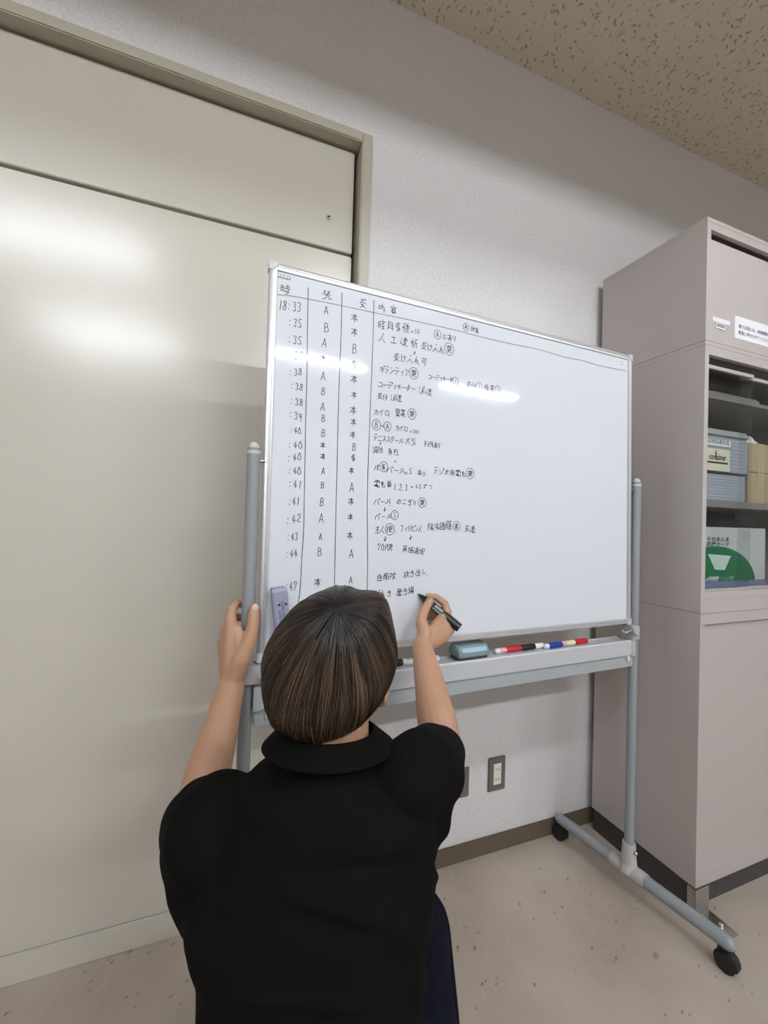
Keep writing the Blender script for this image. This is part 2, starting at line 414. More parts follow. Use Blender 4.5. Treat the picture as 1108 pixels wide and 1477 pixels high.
f.rings([[Bd(x+sx*a, y+sy*a, c) for a, c in prof] for x, y, sx, sy in C4+C4[:1]], cap=False)
fo = f.build('frame', 'aluminium', wb, smooth=True)
for x, y, sx, sy in C4:
    q = MB(); q.prism([(-.003, -.003), (.019, -.003), (.019, .006), (.006, .019), (-.003, .019)], -.0215, .0022, lambda a, b, c: Bd(x+sx*a, y+sy*a*0+sy*b, c))
    q.build('corner_cap', 'corner_plastic', fo, bevel=.002)
# maker's sticker (black rounded outline, illegible small marks) and pale sticker
st = MB(); st.box((.013, .8575, -.003), (.045, .8655, -.0022), fr4); so = st.build('sticker', 'ink', wb)
st = MB(); st.box((.0145, .8588, -.0022), (.0435, .8642, -.0018), fr4); st.build('sticker_face', 'label_white', so)
st = MB()
for k in range(6): st.box((.0175+k*.004, .8602, -.0018), (.0203+k*.004, .8612+.0012*(k % 2), -.0015), fr4)
st.build('sticker_print', 'ink', so)
st = MB(); st.box((1.117, .846, -.003), (1.152, .866, -.0024), fr4); so = st.build('sticker', 'tape_white', wb)
st = MB()
for k in range(3): st.box((1.121, .8495+k*.0055, -.0024), (1.148, .8512+k*.0055, -.0021), fr4)
st.build('sticker_print', 'print_grey', so)

# ---- handwriting: strokes on a 10x10 grid, x right, y down
G = {}
for line in '''1|4049
2|1220405254360969
3|1120405152344456583918
4|400666 4349
5|602014445668583908
7|1310604529
8|402011234456583908163452514020
9|51301013244451 515049
0|301106083959663130
A|0930 3069 1656
B|1019 10405253441 4|104052531444565849 19
×|0468 6408
:|2223 2728
.|1819
、|0719
゛|2224 4244
→|0575 537557
↓|4048 254862
ー|1585
ボ|1383 5159 3517 6487 7091 8090
ラ|2070 1474653929
ン|1132 19386583
テ|2070 0484 454729
ィ|7345 5559
ア|118163 444729
コ|228288 1888
デ|2070 0484 454729 7082 9092
ネ|4151 137306 4549 6577
タ|4017 32723819 3455
カ|1373786959 414619
イ|7105 4349
ロ|2228 228288 2888
ニ|2272 1888
ス|217129 5588
ク|3015 30703719
ル|323609 616886
バ|320609 526589 7082 9092
フ|11714729
リ|2126 717549
ピ|21282888 712424 80919080
ジ|1122 1435 19588 3|11 22
オ|1383 515938 531818
に|2129 437373 374787
あ|1272 404648 63572918265575877959
り|212536 616549
受|70214 1|71211 1|7121 2233 4143 7162 141383 25661919 3589
け|1129 3383 616749
れ|3039 13340 8|3039 133408 4565587989
可|1181 717959 2326 235356 2656
子|217143 43494938 1585
ど|314573 452728388888 7082 9092
も|404758797876 1373 1565
つ|125283864949
ず|1282 5057383655 7082 9092
の|532918144272857759
こ|2272 17283888
ぎ|2272 1474 4078 282979 8092 9091
き|2272 1474 4078 282979
が|13637848 4129 6587 8092 9091
し|31375986
発|11311405 2232 516285 7144 2565 454809 65689897 2464
時|0207 022227 0424 0727 4282 6064 3494 3787 747959 4657
内|131813 13838979 50554427 5577
容|4051 141383 3325 6375 541888 5488 364969 36666939
具|2126 217177 2373 2575 1787 3719 6789
本|1282 5059 5217 5287 3676
各|4014 31712615 3377 36663939 6669 3969
寝|4051 141282 0309 0516 2429 1727 427245 4464 4676 4767 497957 5779
種|3011 0434 2029 2405 2436 7051 4292 6067 4353 538385 4585 4787 3999
人|504409 4689
入|304050 4409 4589
工|2272 5258 1888
透|1122 042607 17289999 7051 4292 6065 6244 6284 456577 57566847
析|0333 2029 2305 2436 805151 514939 5484 7479
派|0112 0314 1906 8051 515539 5259 5457 8264 6488
遣|1122 042607 17289999 41448441 8144 6046 4686 4848 487878 4686
付|3014 2429 4484 707959 5666
胃|2024 208084 2484 5054 2282 3539 357579 3777 3878
薬|1181 3032 6062 424545 426265 4565 1686 5559 5618 5689
火|505419 5489 2234 7163
災|201223 403243 606253 545819 5689 2536 7566
消|0112 0314 1906 5053 3142 7162 3439 347479 3676 3777
防|0109 01312334 1525 6062 4383 534939 55857979
急|4022 315143 2373 2575 7376 2676 1819 38496968 5766 7888
行|3013 4115 2329 5181 4484 747959
水|505948 133309 7155 5589
用|211809 21818979 2484 2686 5159
電|2080 131191 9193 5055 3233 6263 2628 267678 2878 2777 545999
池|0112 0314 1906 32837565 5057 41489996
単|2021 4041 7061 2226 227276 2676 2474 1787 4249
主|5061 2272 2575 1989 5259
自|5041 2229 22828929 2484 2686 2989
衛|201205 3116 1519 4060 3363 5055 3565 3767 5059 7191 7494 848979
隊|0109 01312334 1525 5061 8071 4292 635344 556559 6547 6749 7688
炊|2409 2439 0213 3322 6044 529274 7359 7599
出|5059 212484 8184 15198985 8589
置|2023 208083 2383 4043 6063 1484 5356 3639 367679 3979 3878 16199999
場|0333 2027 0838 5054 508084 5484 5282 3595 4637 4696 9689 6658 7678
要|1181 2224 22828424 4042 6062 248484 55475889 752919 1686
給|3114 2435 1545 3033 2529 604477 6099 5575 5789 578787 5979
養|3142 7161 2272 1484 5054 1686 5618 5689 3939 3666 3969 5556
帰|0105 200709 417144 4373 4575 3646 36669797 4749 477777 5699
宅|4051 141282 6434 1686 54589896 5459
困|11191989 11818919 3363 5158 5327 5377
難|1040 2022 0343 2026 0535 2609 2649 6043 5459 5090 5494 5696 5999 7079
者|2262 4044 1484 7029 3639 367679 3979 3777
友|1272 401829 35652919 3589
達|1122 042607 17289999 4282 6044 3494 5153 7173 4686 4888 6048
捜|0222 111928 0524 4045 408085 4383 4585 6047 376758 5789
男|2024 20808424 5054 2282 1686768969 451719
英|1181 3032 6062 2474 24262474 1686 5356 5619 5689
語|2131 0343 1434 1636 1838 184838 5191 6175 5373 4595 5659 56868959
通|1122 042607 17289999 4180 6272 434848 438388 4686 6368
訳|2131 0343 1434 1636 1838 5191 9194 5159 5484 6489
体|3014 2429 4393 6069 6337 6397 5878
育|5051 1282 4334 3474 3539 357579 3777 3878
代|3014 2429 4575 60659 8|3014 2429 4483 60657898 8072
リ|2126 717549'''.split('\n'):
    c, d = line.split('|')[0], line.split('|')[-1]
    G[c] = [[(int(s[i]), int(s[i+1])) for i in range(0, len(s)-1, 2)] for s in d.split()]
G['B'] = [[(1, 0), (1, 9)], [(1, 0), (4, 0), (5, 1), (5, 3), (4, 4), (1, 4)], [(4, 4), (6, 6), (6, 8), (4, 9), (1, 9)]]
G['ジ'] = [[(1, 1), (2, 2)], [(1, 4), (3, 5)], [(1, 9), (5, 8), (8, 3)], [(7, 0), (8, 2)], [(9, 0), (9, 2)]]
G['受'] = [[(7, 0), (2, 1)], [(2, 2), (3, 3)], [(4, 1), (4, 3)], [(7, 1), (6, 2)], [(1, 5), (1, 4), (8, 4), (8, 5)], [(2, 6), (6, 6), (4, 8), (1, 9)], [(3, 6), (8, 9)]]
WRITING = """時 365 8346 365 8346 222
発 1328 8439 1328 8439 231
受 2235 8446 2235 8446 222
内容 2734 8456 3054 8494 209
18:33 244 7943 675 7994 221
:35 489 7599 699 7620 191
:35 488 7208 710 7227 190
:37 519 6853 756 6874 190
:38 531 6451 742 6502 158
:38 576 6151 777 6148 158
:38 578 5799 787 5797 158
:39 567 5504 775 5450 173
:40 585 5142 771 5147 142
:40 564 4802 799 4825 157
:40 558 4493 788 4560 157
:40 581 4212 790 4227 157
:41 601 3920 807 3912 172
:41 602 3508 774 3539 172
:42 573 3085 809 3154 171
:43 595 2712 766 2729 171
:44 576 2323 761 2353 171
:47 590 1595 767 1612 201
A 1316 8066 1316 8066 198
B 1328 7655 1328 7655 214
A 1294 7285 1294 7285 213
本 1265 6893 1265 6893 180
A 1285 6494 1285 6494 196
B 1295 6135 1295 6135 179
A 1297 5769 1297 5769 195
B 1313 5500 1313 5500 163
B 1323 5153 1323 5153 179
本 1322 4866 1322 4866 146
本 1330 4600 1330 4600 146
A 1348 4263 1348 4263 146
B 1336 3930 1336 3930 145
B 1333 3533 1333 3533 177
A 1336 3162 1336 3162 209
A 1328 2730 1328 2730 144
B 1315 2378 1315 2378 192
本 1284 1676 1284 1676 191
本 2020 8038 2020 8038 220
本 2025 7693 2025 7693 203
B 2036 7283 2036 7283 219
各 2047 6888 2047 6888 202
本 2047 6540 2047 6540 202
本 2057 6157 2057 6157 168
本 2044 5781 2044 5781 201
本 2061 5497 2061 5497 167
本 2051 5188 2051 5188 167
B 2091 4898 2091 4898 167
各 2089 4644 2089 4644 150
本 2038 4321 2038 4321 150
A 2062 3919 2062 3919 216
本 2049 3582 2049 3582 182
本 2043 3205 2043 3205 165
本 2043 2762 2043 2762 182
A 2091 2330 2091 2330 198
A 2094 1704 2094 1704 164
寝具各種 2763 8042 3416 8082 226
×50 3602 8040 3776 8058 108
(A) 4339 8099 4339 8099 221
にあり 4573 8090 4876 8102 167
人工透析 2771 7701 3669 7728 226
受け入れ 3947 7718 4490 7720 200
(要) 4703 7779 4703 7779 299
↓ 3675 7477 3675 7477 126
受け入れ可 3168 7282 3956 7310 194
ボランティア 2772 6909 3469 6929 173
(要) 3659 6952 3659 6952 269
コーディネータ 4135 6939 4800 6971 137
(1) 4922 6953 4922 6953 187
受付 5352 6910 5503 6911 171
(1) 5686 6919 5686 6919 192
給養 5938 6919 6126 6936 175
(1) 6320 6931 6320 6931 196
コーディネーター 2741 6527 3668 6558 155
派遣 3919 6552 4124 6535 199
受付 2739 6227 2878 6219 155
派遣 3117 6239 3263 6249 175
カイロ 2657 5826 2936 5838 154
、 3064 5801 3064 5801 139
胃薬 3229 5870 3377 5881 193
(要) 3632 5894 3632 5894 249
(B) 2657 5503 2657 5503 240
→ 2819 5499 2819 5499 121
(A) 2958 5496 2958 5496 208
カイロ 3239 5495 3470 5498 149
×300 3623 5449 3814 5457 89
テニススクール 2647 5182 3351 5171 154
火災 3530 5189 3701 5179 177
子どもあり 4042 5170 4454 5163 144
↓ 2778 5046 2778 5046 86
消防 2655 4885 2791 4891 171
急行 3047 4876 3211 4873 156
、 3324 4848 3324 4848 105
゛ 3214 4612 3214 4612 139
水 2710 4457 2710 4457 154
(各) 2882 4482 2882 4482 223
バール 3058 4426 3392 4421 156
×5 3518 4384 3623 4423 141
あり 3891 4410 4023 4380 143
ラジオ用電池 4368 4491 5207 4462 163
(要) 5438 4487 5438 4487 264
電池 2702 4046 2850 4039 162
単 3047 4051 3047 4051 164
1.2.3 3190 4001 3513 3991 156
×40 3695 4040 3915 4046 106
ずつ 4045 4049 4220 4059 125
バール 2726 3604 3036 3629 153
、 3125 3564 3125 3564 121
のこぎり 3326 3642 3771 3626 139
(要) 3979 3635 3979 3635 232
↓ 2940 3419 2940 3419 120
バール 2752 3247 3066 3257 136
(5) 3208 3290 3208 3290 208
主人 2749 2919 2891 2922 170
(捜) 3084 2932 3084 2932 258
、 3294 2894 3294 2894 104
フィリピン人 3427 2966 3950 2963 157
、 4103 2924 4103 2924 107
帰宅困難 4264 3017 4788 3069 198
(者) 5032 3054 5032 3054 222
、 5224 2979 5224 2979 111
友達 5389 3001 5551 2974 187
↓ 2970 2685 2970 2685 137
↓ 3677 2724 3677 2724 140
70代男 2802 2495 3118 2478 153
英語通訳 3517 2449 3994 2379 166
自衛隊 2834 1749 3207 1773 169
炊き出し 3571 1807 4066 1857 157
、 4209 1800 4209 1800 107
がれき 2785 1363 3110 1349 152
置き場 3383 1360 3712 1393 172
(本) 5223 8481 5223 8481 191
体育 5443 8484 5583 8473 154"""
RULES = [[(170, 8171), (510, 8221), (845, 8236), (1681, 8266), (2474, 8279), (3260, 8309), (4084, 8323), (4937, 8334), (5613, 8310), (6812, 8317), (7527, 8352), (8208, 8334), (8991, 8295), (9558, 8342), (10236, 8284), (11582, 8337)], [(869, 8503), (877, 7679), (902, 6415), (897, 5321), (909, 4714), (919, 3669), (930, 2841), (895, 2101), (893, 1606), (853, 1200)], [(1686, 8571), (1695, 7413), (1674, 6540), (1673, 5280), (1679, 4571), (1680, 3276), (1692, 1619), (1692, 1023)], [(2512, 8589), (2516, 7574), (2488, 6226), (2478, 5369), (2454, 3744), (2507, 2428), (2525, 1374), (2535, 641)], [(6056, 8772), (6062, 8704)]]

INK_W = .0017
def ribbon(mb, pts, width, off=-.0026):
    """a flat pen stroke with rounded ends lying on the writing surface"""
    pts = [np.array(p, float) for p in pts]
    pts = [p for i, p in enumerate(pts) if i == 0 or np.linalg.norm(p-pts[i-1]) > 1e-5]
    if len(pts) == 1: pts.append(pts[0]+np.array([width*.3, 0]))
    L, R = [], []
    for i, p in enumerate(pts):
        t = pts[min(i+1, len(pts)-1)]-pts[max(i-1, 0)]; t /= np.linalg.norm(t)+1e-12; nn = np.array([-t[1], t[0]])
        ww = width*(.42+.12*random.random())
        if i == 0: p = p-t*width*.3
        if i == len(pts)-1: p = p+t*width*.3
        L.append(p+nn*ww); R.append(p-nn*ww)
    vs_ = [Bd(*p, off) for p in L]+[Bd(*p, off) for p in R]; k = len(L)
    mb.add(vs_, [(i, k+i, k+i+1, i+1) for i in range(k-1)])
def smooth_path(pts, it=1):
    for _ in range(it):
        q = [pts[0]]
        for a, b in zip(pts[:-1], pts[1:]):
            a, b = np.array(a), np.array(b); q += [a*.75+b*.25, a*.25+b*.75]
        pts = q+[pts[-1]]
    return pts
ink = MB(); HALF = set('0123456789:.')
for ln in WRITING.split('\n'):
    tx, *nn = ln.split(' '); s0, u0, s1, u1, h = [int(q)/1e4 for q in nn]
    circ = tx[0] == '('
    chars = [tx[1]] if circ else list(tx)
    n = len(chars)
    for i, ch in enumerate(chars):
        k = i/(n-1) if n > 1 else 0
        cs, cu = s0+(s1-s0)*k, u0+(u1-u0)*k
        adv = math.hypot(s1-s0, u1-u0)/(n-1) if n > 1 else h
        wd_ = min(h, adv*1.12)*.92
        if ch in HALF or ch in 'AB': wd_ = min(h*.72, adv*1.15) if n > 1 else h*.72
        hh = h*(.62 if circ else 1)*random.uniform(.94, 1.05); wd_ *= .66 if circ else 1
        rot = random.uniform(-.05, .05)
        for st_ in G[ch]:
            mx = 3.2 if ch in HALF or ch in 'AB' else 4.7
            pp = [np.array([(a-mx)/9*wd_+random.uniform(-.0003, .0003), -(b-4.6)/9*hh+random.uniform(-.0003, .0003)]) for a, b in st_]
            pp = smooth_path(pp, 2) if len(pp) > 2 else pp
            pp = [np.array([cs+x+y*.06-y*rot, cu+y+x*rot]) for x, y in pp]
            ribbon(ink, pp, INK_W*(.8 if hh < .013 else 1.))
    if circ:
        rx, ry = h*.47, h*.56
        ribbon(ink, [np.array([s0+rx*math.cos(a), u0+ry*math.sin(a)]) for a in np.linspace(.9, 7.5, 26)], INK_W*.9)
ink.build('handwriting', 'ink', wb)
ru = MB()
for i, l in enumerate(RULES):
    pp = smooth_path([np.array(q)/1e4 for q in l], 2) if len(l) > 2 else [np.array(q)/1e4 for q in l]
    ribbon(ru, pp, .0016 if i == 0 else .0021, -.00262)
ru.build('ruled_lines', 'ink_grey', wb)

# ---- stand
PL, PR, PO, PRAD = -.0225, 1.2015, -.006, .0143
FOOT = {}
for side, ps in (('l', PL), ('r', PR)):
    b = S(ps, PO, 0)
    po = MB().tube([(b[0], b[1], .09), (b[0], b[1], 1.345)], PRAD, 24, False).build('post', 'post_grey', wb, smooth=True)
    c = MB(); c.tube([(b[0], b[1], 1.336), (b[0], b[1], 1.347)], [PRAD+.0009, PRAD*.80], 24, True); c.build('post_cap', 'post_cap', po, smooth=True)
    # pivot pin near the top, clamp with knob at the board's foot
    q = S(0 if side == 'l' else BW, PO, 1.318); sg = 1 if side == 'l' else -1
    MB().tube([S(ps, PO-.004, 1.318), S((0 if side == 'l' else BW)+sg*.004, PO-.004, 1.318)], .0042, 12, False).build('pivot_pin', 'steel', wb, smooth=True)
    s_lo, s_hi = sorted((ps-sg*.019, ps+sg*.036))
    cb = MB().box((s_lo, -.026, .837 if side == 'l' else .829), (s_hi, .017, .8755) if side == 'l' else (s_hi-.018, .017, .8755), lambda a, b_, c_: S(a, b_, c_))
    cb = cb.build('clamp_bracket', 'bracket_grey', wb, bevel=.003)
    MB().tube([S(ps+sg*.029, .012, .854), S(ps+sg*.029, .024, .854)], [.0085, .0082], 18, True).build('clamp_knob', 'bracket_grey', cb, smooth=True)
    if side == 'r':
        hk = MB(); hk.tube([S(1.176, .010, .862), S(1.155, .014, .862), S(1.138, .012, .856), S(1.128, .010, .862)], [.007, .0065, .005, .0035], 10)
        hk.build('hook_lever', 'steel', cb, smooth=True)
    # foot: long rod with T socket and two casters
    d = np.array([.079, -.529, 0]); d /= np.linalg.norm(d); o = np.array([b[0], b[1], .074])
    if side == 'l': d = np.array([.0236, -.9997, 0])
    e0, e1 = o-d*.262, o+d*.272
    ft = MB().tube([e0, o, e1], [.0185, .0195, .0185], 20, True).build('foot', 'post_grey', wb, smooth=True)
    sk = MB(); sk.tube([o-d*.055, o+d*.055], .0228, 22, False); sk.tube([o, o+np.array([0, 0, .030])], [.030, .0215], 22, False)
    sk.tube([o+np.array([0, 0, .026]), o+np.array([0, 0, .088])], [.0235, .0195], 22, False)
    sk.build('post_socket', 'bracket_grey', ft, smooth=True)
    MB().tube([o+NV*.019+np.array([0, 0, .068]), o+NV*.0235+np.array([0, 0, .068])], .0065, 12, True).build('bolt', 'steel', ft, smooth=True)
    lat = np.cross(d, [0, 0, 1])
    for en, sg2 in ((e0, 1), (e1, -1)):
        c0 = en+d*sg2*.012; cz = np.array([c0[0], c0[1], .0])
        ca = MB(); ca.tube([cz+np.array([0, 0, .048]), cz+np.array([0, 0, .062])], .012, 12, False)
        # twin wheel with hood
        for k in (-1, 1):
            ca.tube([cz+lat*k*.004+np.array([0, 0, .025])-d*sg2*.010, cz+lat*k*.017+np.array([0, 0, .025])-d*sg2*.010], .025, 22, False)
        hood = [cz-d*sg2*.010+np.array([0, 0, .025])+(d*math.cos(a)+np.array([0, 0, 1])*math.sin(a))*r for r, aa in ((.028, np.linspace(-.35, 3.3, 14)), (.004, np.linspace(3.3, -.35, 14))) for a in aa]
        ca.rings([[p+lat*k for p in hood] for k in (-.012, .012)])
        ca.build('caster', 'rubber', ft, bevel=.0015)
# tray with lip, lower rail, end pieces
T0, T1 = -.006, 1.186
ty = lambda a, b_, c_: S(a, b_, c_)
tr = MB()
prof = [(-.043, .8295), (-.043, .820), (-.004, .820), (-.002, .779), (.010, .779), (.0125, .783), (.0125, .825), (.010, .830), (.004, .830), (.003, .826), (-.040, .826), (-.040, .8295)]
tr.rings([[S(a, o_, z) for o_, z in prof] for a in (T0, T1)]); tro = tr.build('pen_tray', 'tray_grey', wb)
for a0, a1 in ((T0-.002, T0+.018), (T1-.018, T1+.002)):
    MB().box((a0, -.044, .7775), (a1, .0136, .8312), ty).build('tray_end', 'bracket_grey', tro, bevel=.0015)
MB().box((T0, -.020, .742), (T1, .006, .7785), ty).build('cross_rail', 'rail_grey', wb, bevel=.002)
for a in (.019, 1.153):
    MB().box((a, .006, .762), (a+.0075, .0145, .7805), ty).build('tray_clip', 'white_plastic', tro, bevel=.0015)

# ---------------------------------------------------------------- things on the tray and on the board
def basis(s, off, z, ang=0, roll=0):
    """local frame lying on the tray: x along it, y to the wall, z up"""
    o = S(s, off, z); X = E_*math.cos(ang)-NV*math.sin(ang)*1.0; Y = np.cross([0, 0, 1], X)
    return lambda a, b_, c_: o+X*a+Y*b_+np.array([0, 0, 1])*c_
TZ = .8262
er_o = S(.560, -.016, TZ)
t = thing('whiteboard_eraser', er_o, 'teal whiteboard eraser with pale blue band lying on the tray beside the pens', 'eraser')
fb = basis(.560, -.016, TZ, .03)
MB().box((-.046, -.023, 0), (.046, .023, .013), fb).build('felt_pad', 'felt_dark', t, bevel=.003)
R = []
for a in (-.051, -.047, .047, .051):
    k = 1 if abs(a) < .049 else .86
    R.append([fb(a, y*k, .011+(z-.011)*k) for y, z in ((-.027, .011), (-.027, .022), (-.016, .041), (.016, .043), (.027, .026), (.027, .011))])
sh = MB().rings(R).build('shell', 'eraser_teal', t, bevel=.002)
R = [[fb(a, y, z) for y, z in ((-.0268, .0250), (-.0208, .0350), (-.0200, .0343), (-.0258, .0245))] for a in (-.040, .040)]
MB().rings(R).build('band', 'eraser_blue_band', sh)
def marker(s, off, ang, body, cap, label, cap_at, L=.118, r=.0078, grp='pens on the tray', lab='label_pink', z=TZ):
    fb_ = basis(s, off, z+r, ang)
    t = thing('whiteboard_marker', S(s, off, z), label, 'marker', grp)
    MB().tube([fb_(-L/2, 0, 0), fb_(L/2, 0, 0)], r*.96, 16, True).build('barrel', body, t, smooth=True)
    c0 = cap_at*L/2; c1 = cap_at*(L/2-.042)
    MB().tube([fb_(min(c0, c1)-.003, 0, 0), fb_(max(c0, c1)+.003, 0, 0)], r*1.12, 16, True).build('cap', cap, t, smooth=True)
    MB().tube([fb_(-cap_at*.012-.02, 0, 0), fb_(-cap_at*.012+.02, 0, 0)], r*1.02, 16, False).build('printed_label', lab, t, smooth=True)
    return t
marker(.697, -.022, .02, 'label_white', 'red_plastic', 'white marker with red cap lying right beside the teal eraser', 1, L=.078, lab='label_pink')
marker(.788, -.024, .03, 'white_plastic', 'black_plastic', 'white marker with black cap pointing left, in the middle of the tray', -1, L=.080, lab='white_plastic')
marker(.858, -.014, .04, 'white_plastic', 'blue_plastic', 'short white marker with blue cap, just right of the black-capped one', 1, L=.058, lab='white_plastic')
marker(.944, -.018, .03, 'label_pink', 'red_plastic', 'red marker with yellow band at the right end of the tray', 1, L=.105, lab='label_cream')
marker(.470-.055, -.020, .0, 'white_plastic', 'white_plastic', 'all-white marker left of the teal eraser behind the writing forearm', 1, L=.085, lab='white_plastic')
t = marker(.342, -.022, .05, 'white_plastic', 'black_plastic', 'white marker with dark cap between the head and the writing forearm', -1, L=.06, lab='white_plastic')
bx = S(.306, -.030, TZ)
t = thing('blue_pen_stub', bx, 'upright blue piece in the tray just right of the head', 'marker')
MB().tube([bx, bx+np.array([0, 0, .032])], [.0085, .0075], 14, False).build('stub_body', 'blue_plastic', t, smooth=True)
MB().tube([bx+np.array([0, 0, .028]), bx+np.array([0, 0, .037])], [.0079, .005], 14, True).build('stub_top', 'blue_plastic', t, smooth=True)
# magnetic eraser stuck on the board
rt = math.radians(7)
def EB(a, b_, c_):                      # a to the right, b down the eraser
    return Bd(.0205+a*math.cos(rt)+b_*math.sin(rt), .160+a*math.sin(rt)-b_*math.cos(rt), c_)
t = thing('magnetic_eraser', Bd(.035, .09, 0), 'long lilac magnetic eraser stuck upright on the lower left of the whiteboard', 'eraser')
MB().box((.001, .001, -.003), (.033, .119, .009), EB).build('felt_pad', 'felt', t, bevel=.002)
bo = MB().box((0, 0, .009), (.034, .12, .024), EB).build('shell', 'eraser_lilac', t, bevel=.003)
MB().box((.0008, .0008, .0236), (.0332, .0085, .0246), EB).build('end_strip', 'eraser_lilac_light', bo, bevel=.0003)
for tx, a0, b0, sz in (('CLEAN  ERASE  THE  BOARD', .0180, .029, .0085), ('ON THE WHITEBOARD', .0110, .047, .0062)):
    text_part('lettering', tx, sz, lambda x, y: EB(a0+y, b0+x, .0247), 'print_black', bo, squeeze=.82)
ar = MB()
for a0, sg in ((.0285, 1), (.0125, -1)):
    ar.add([EB(a0-.0045*sg*0+(-.003)*sg, .0330, .0247), EB(a0-.003*sg, .0400, .0247), EB(a0+.0035*sg, .0365, .0247)], [(0, 1, 2)])
ar.build('arrow_mark', 'print_black', bo)

# ---------------------------------------------------------------- cabinets
CX, CG, CD, CWD = 1.407, .030, .3925, .86
CF = -(CG+CD)                            # y of the front
def cabinet(name, label, z0, z1, top_h, bot_h, st_w=.019):
    t = thing(name, (CX+CWD/2, CF/2, z0), label, 'cabinet')
    k = .0012                            # sheet thickness stands for the folded edge
    b = MB(); x0, x1, y1 = CX, CX+CWD, -CG; th = .016
    b.box((x0, CF, z0), (x0+.003, y1, z1)); b.box((x1-.003, CF, z0), (x1, y1, z1)); b.box((x0+.003, y1-.003, z0), (x1-.003, y1, z1))
    b.box((x0+.003, CF, z1-.003), (x1-.003, y1-.003, z1)); b.box((x0+.003, CF, z0), (x1-.003, y1-.003, z0+.003))
    # front face: stiles and rails, with the step of the track behind
    b.box((x0+.003, CF, z0+.003), (x0+st_w, CF+.045, z1-.003)); b.box((x1-st_w, CF, z0+.003), (x1-.003, CF+.045, z1-.003))
    b.box((x0+st_w, CF, z1-top_h), (x1-st_w, CF+.014, z1-.003)); b.box((x0+st_w, CF, z0+.003), (x1-st_w, CF+.045, z0+bot_h))
    b.build('body', 'cabinet_paint', t)
    g = MB(); g.box((x0+st_w, CF+.014, z1-top_h+.012), (x1-st_w, CF+.05, z1-.003)); g.build('door_track', 'cabinet_paint_shaded', t)
    s = MB(); s.box((x0-.0008, CF-.0008, z1-.0145), (x1+.0008, y1-.02, z1-.0005)); s.build('top_cap', 'cabinet_paint', t, bevel=.001)
    return t, x0+st_w, x1-st_w, z0+bot_h, z1-top_h
Z0, ZA, ZB, ZC = .0829, .9313, 1.7939, 2.1876
low, lx0, lx1, lz0, lz1 = cabinet('low_cabinet', 'beige steel cabinet with solid sliding doors standing on dark plinth on the floor', Z0, ZA-.0012, .034, .034)
MB().box((CX+.004, CF+.022, 0), (CX+CWD-.004, -CG-.004, Z0)).build('plinth', 'plinth_dark', low)
ank = MB(); a0 = CX-.004; ank.box((a0, CF-.004, .0), (a0+.062, CF-.001, Z0-.002)); ank.box((a0+.012, CF-.085, 0), (a0+.066, CF-.001, .003)); ank.box((a0, CF-.002, .001), (a0+.062, CF+.022, Z0-.002))
ao = ank.build('anchor_bracket', 'steel', low)
MB().tube([(a0+.04, CF-.052, .003), (a0+.04, CF-.052, .008)], .007, 12, True).build('bolt', 'steel', ao, smooth=True)
def slide_doors(t, x0, x1, z0, z1, m, nm):
    mid = (x0+x1)/2; R = []
    for i, (a, b_, y) in enumerate(((x0+.0005, mid+.02, CF+.014), (mid-.02, x1-.0005, CF+.028))):
        R.append(MB().box((a, y, z0-.004), (b_, y+.010, z1+.012)).build(nm, m, t, bevel=.001))
    return R
for d in slide_doors(low, lx0, lx1, lz0, lz1, 'cabinet_paint', 'sliding_door'): pass
MB().box((lx0, CF-.0012, Z0+.016), (lx1, CF+.002, Z0+.022)).build('bottom_moulding', 'cabinet_paint', low, bevel=.001)
mid, mx0, mx1, mz0, mz1 = cabinet('glass_cabinet', 'beige steel cabinet with glass sliding doors, in the middle of the stack', ZA, ZB-.0012, .042, .068)
MB().box((mx0, CF-.0012, ZA+.044), (mx1, CF+.002, ZA+.050)).build('bottom_moulding', 'cabinet_paint', mid, bevel=.001)
# glass doors: pane + slim top rail
zt = at(1026, 529, CF+.018)[2]
cmid = (mx0+mx1)/2
for a, b_, y in ((mx0+.001, cmid-.15, CF+.016), (cmid-.19, mx1-.001, CF+.030)):
    d = MB().box((a, y, zt-.006), (b_, y+.010, zt+.006)).build('glass_door', 'cabinet_paint', mid, bevel=.001)
    MB().box((a, y+.003, mz0-.002), (b_, y+.007, zt-.005)).build('pane', 'clear_glass', d)
    MB().box((a, y, mz0-.003), (b_, y+.010, mz0+.004)).build('bottom_rail', 'cabinet_paint', d)
sy = CF+.060
MB().box((CX+.0032, -CG-.0045, ZA+.004), (CX+CWD-.0032, -CG-.0031, ZB-.005)).build('back_shade_sheet', 'cabinet_back_shade', mid)  # dark sheet over the painted back, stands for interior shade
sh_z = []
for py, h_ in ((571.5, 5), (726, 10)):
    zc = at(1026, py, sy)[2]; hh = h_*.0023/2; sh_z.append(zc+hh)
    MB().box((CX+.0032, sy, zc-hh), (CX+CWD-.0032, -CG-.005, zc+hh)).build('shelf', 'cabinet_paint_shaded', mid)
up, ux0, ux1, uz0, uz1 = cabinet('overhead_cabinet', 'low beige steel cabinet with notice on its door, topmost of the stack', ZB, ZC, .037, .024)
ud = slide_doors(up, ux0, ux1, uz0, uz1-.028, 'cabinet_paint', 'sliding_door')
yd = CF+.014
n0 = at(1060, 455, yd); n1 = at(1059, 487, yd)
no_ = MB().box((n0[0], yd-.0012, n1[2]), (n0[0]+.205, yd, n0[2])).build('notice', 'paper', up)
hN = n0[2]-n1[2]
for i, tx in enumerate(('借りる際には、地域職員か', '教員に声をかけてください。')):
    text_part('notice_text', tx, .0146, lambda x, y: (n0[0]+.018+x, yd-.0018, n1[2]+hN*(.50-.29*i)+y), 'print_black', no_)
q0 = at(1028, 453.5, yd); q1 = at(1053, 470, yd)
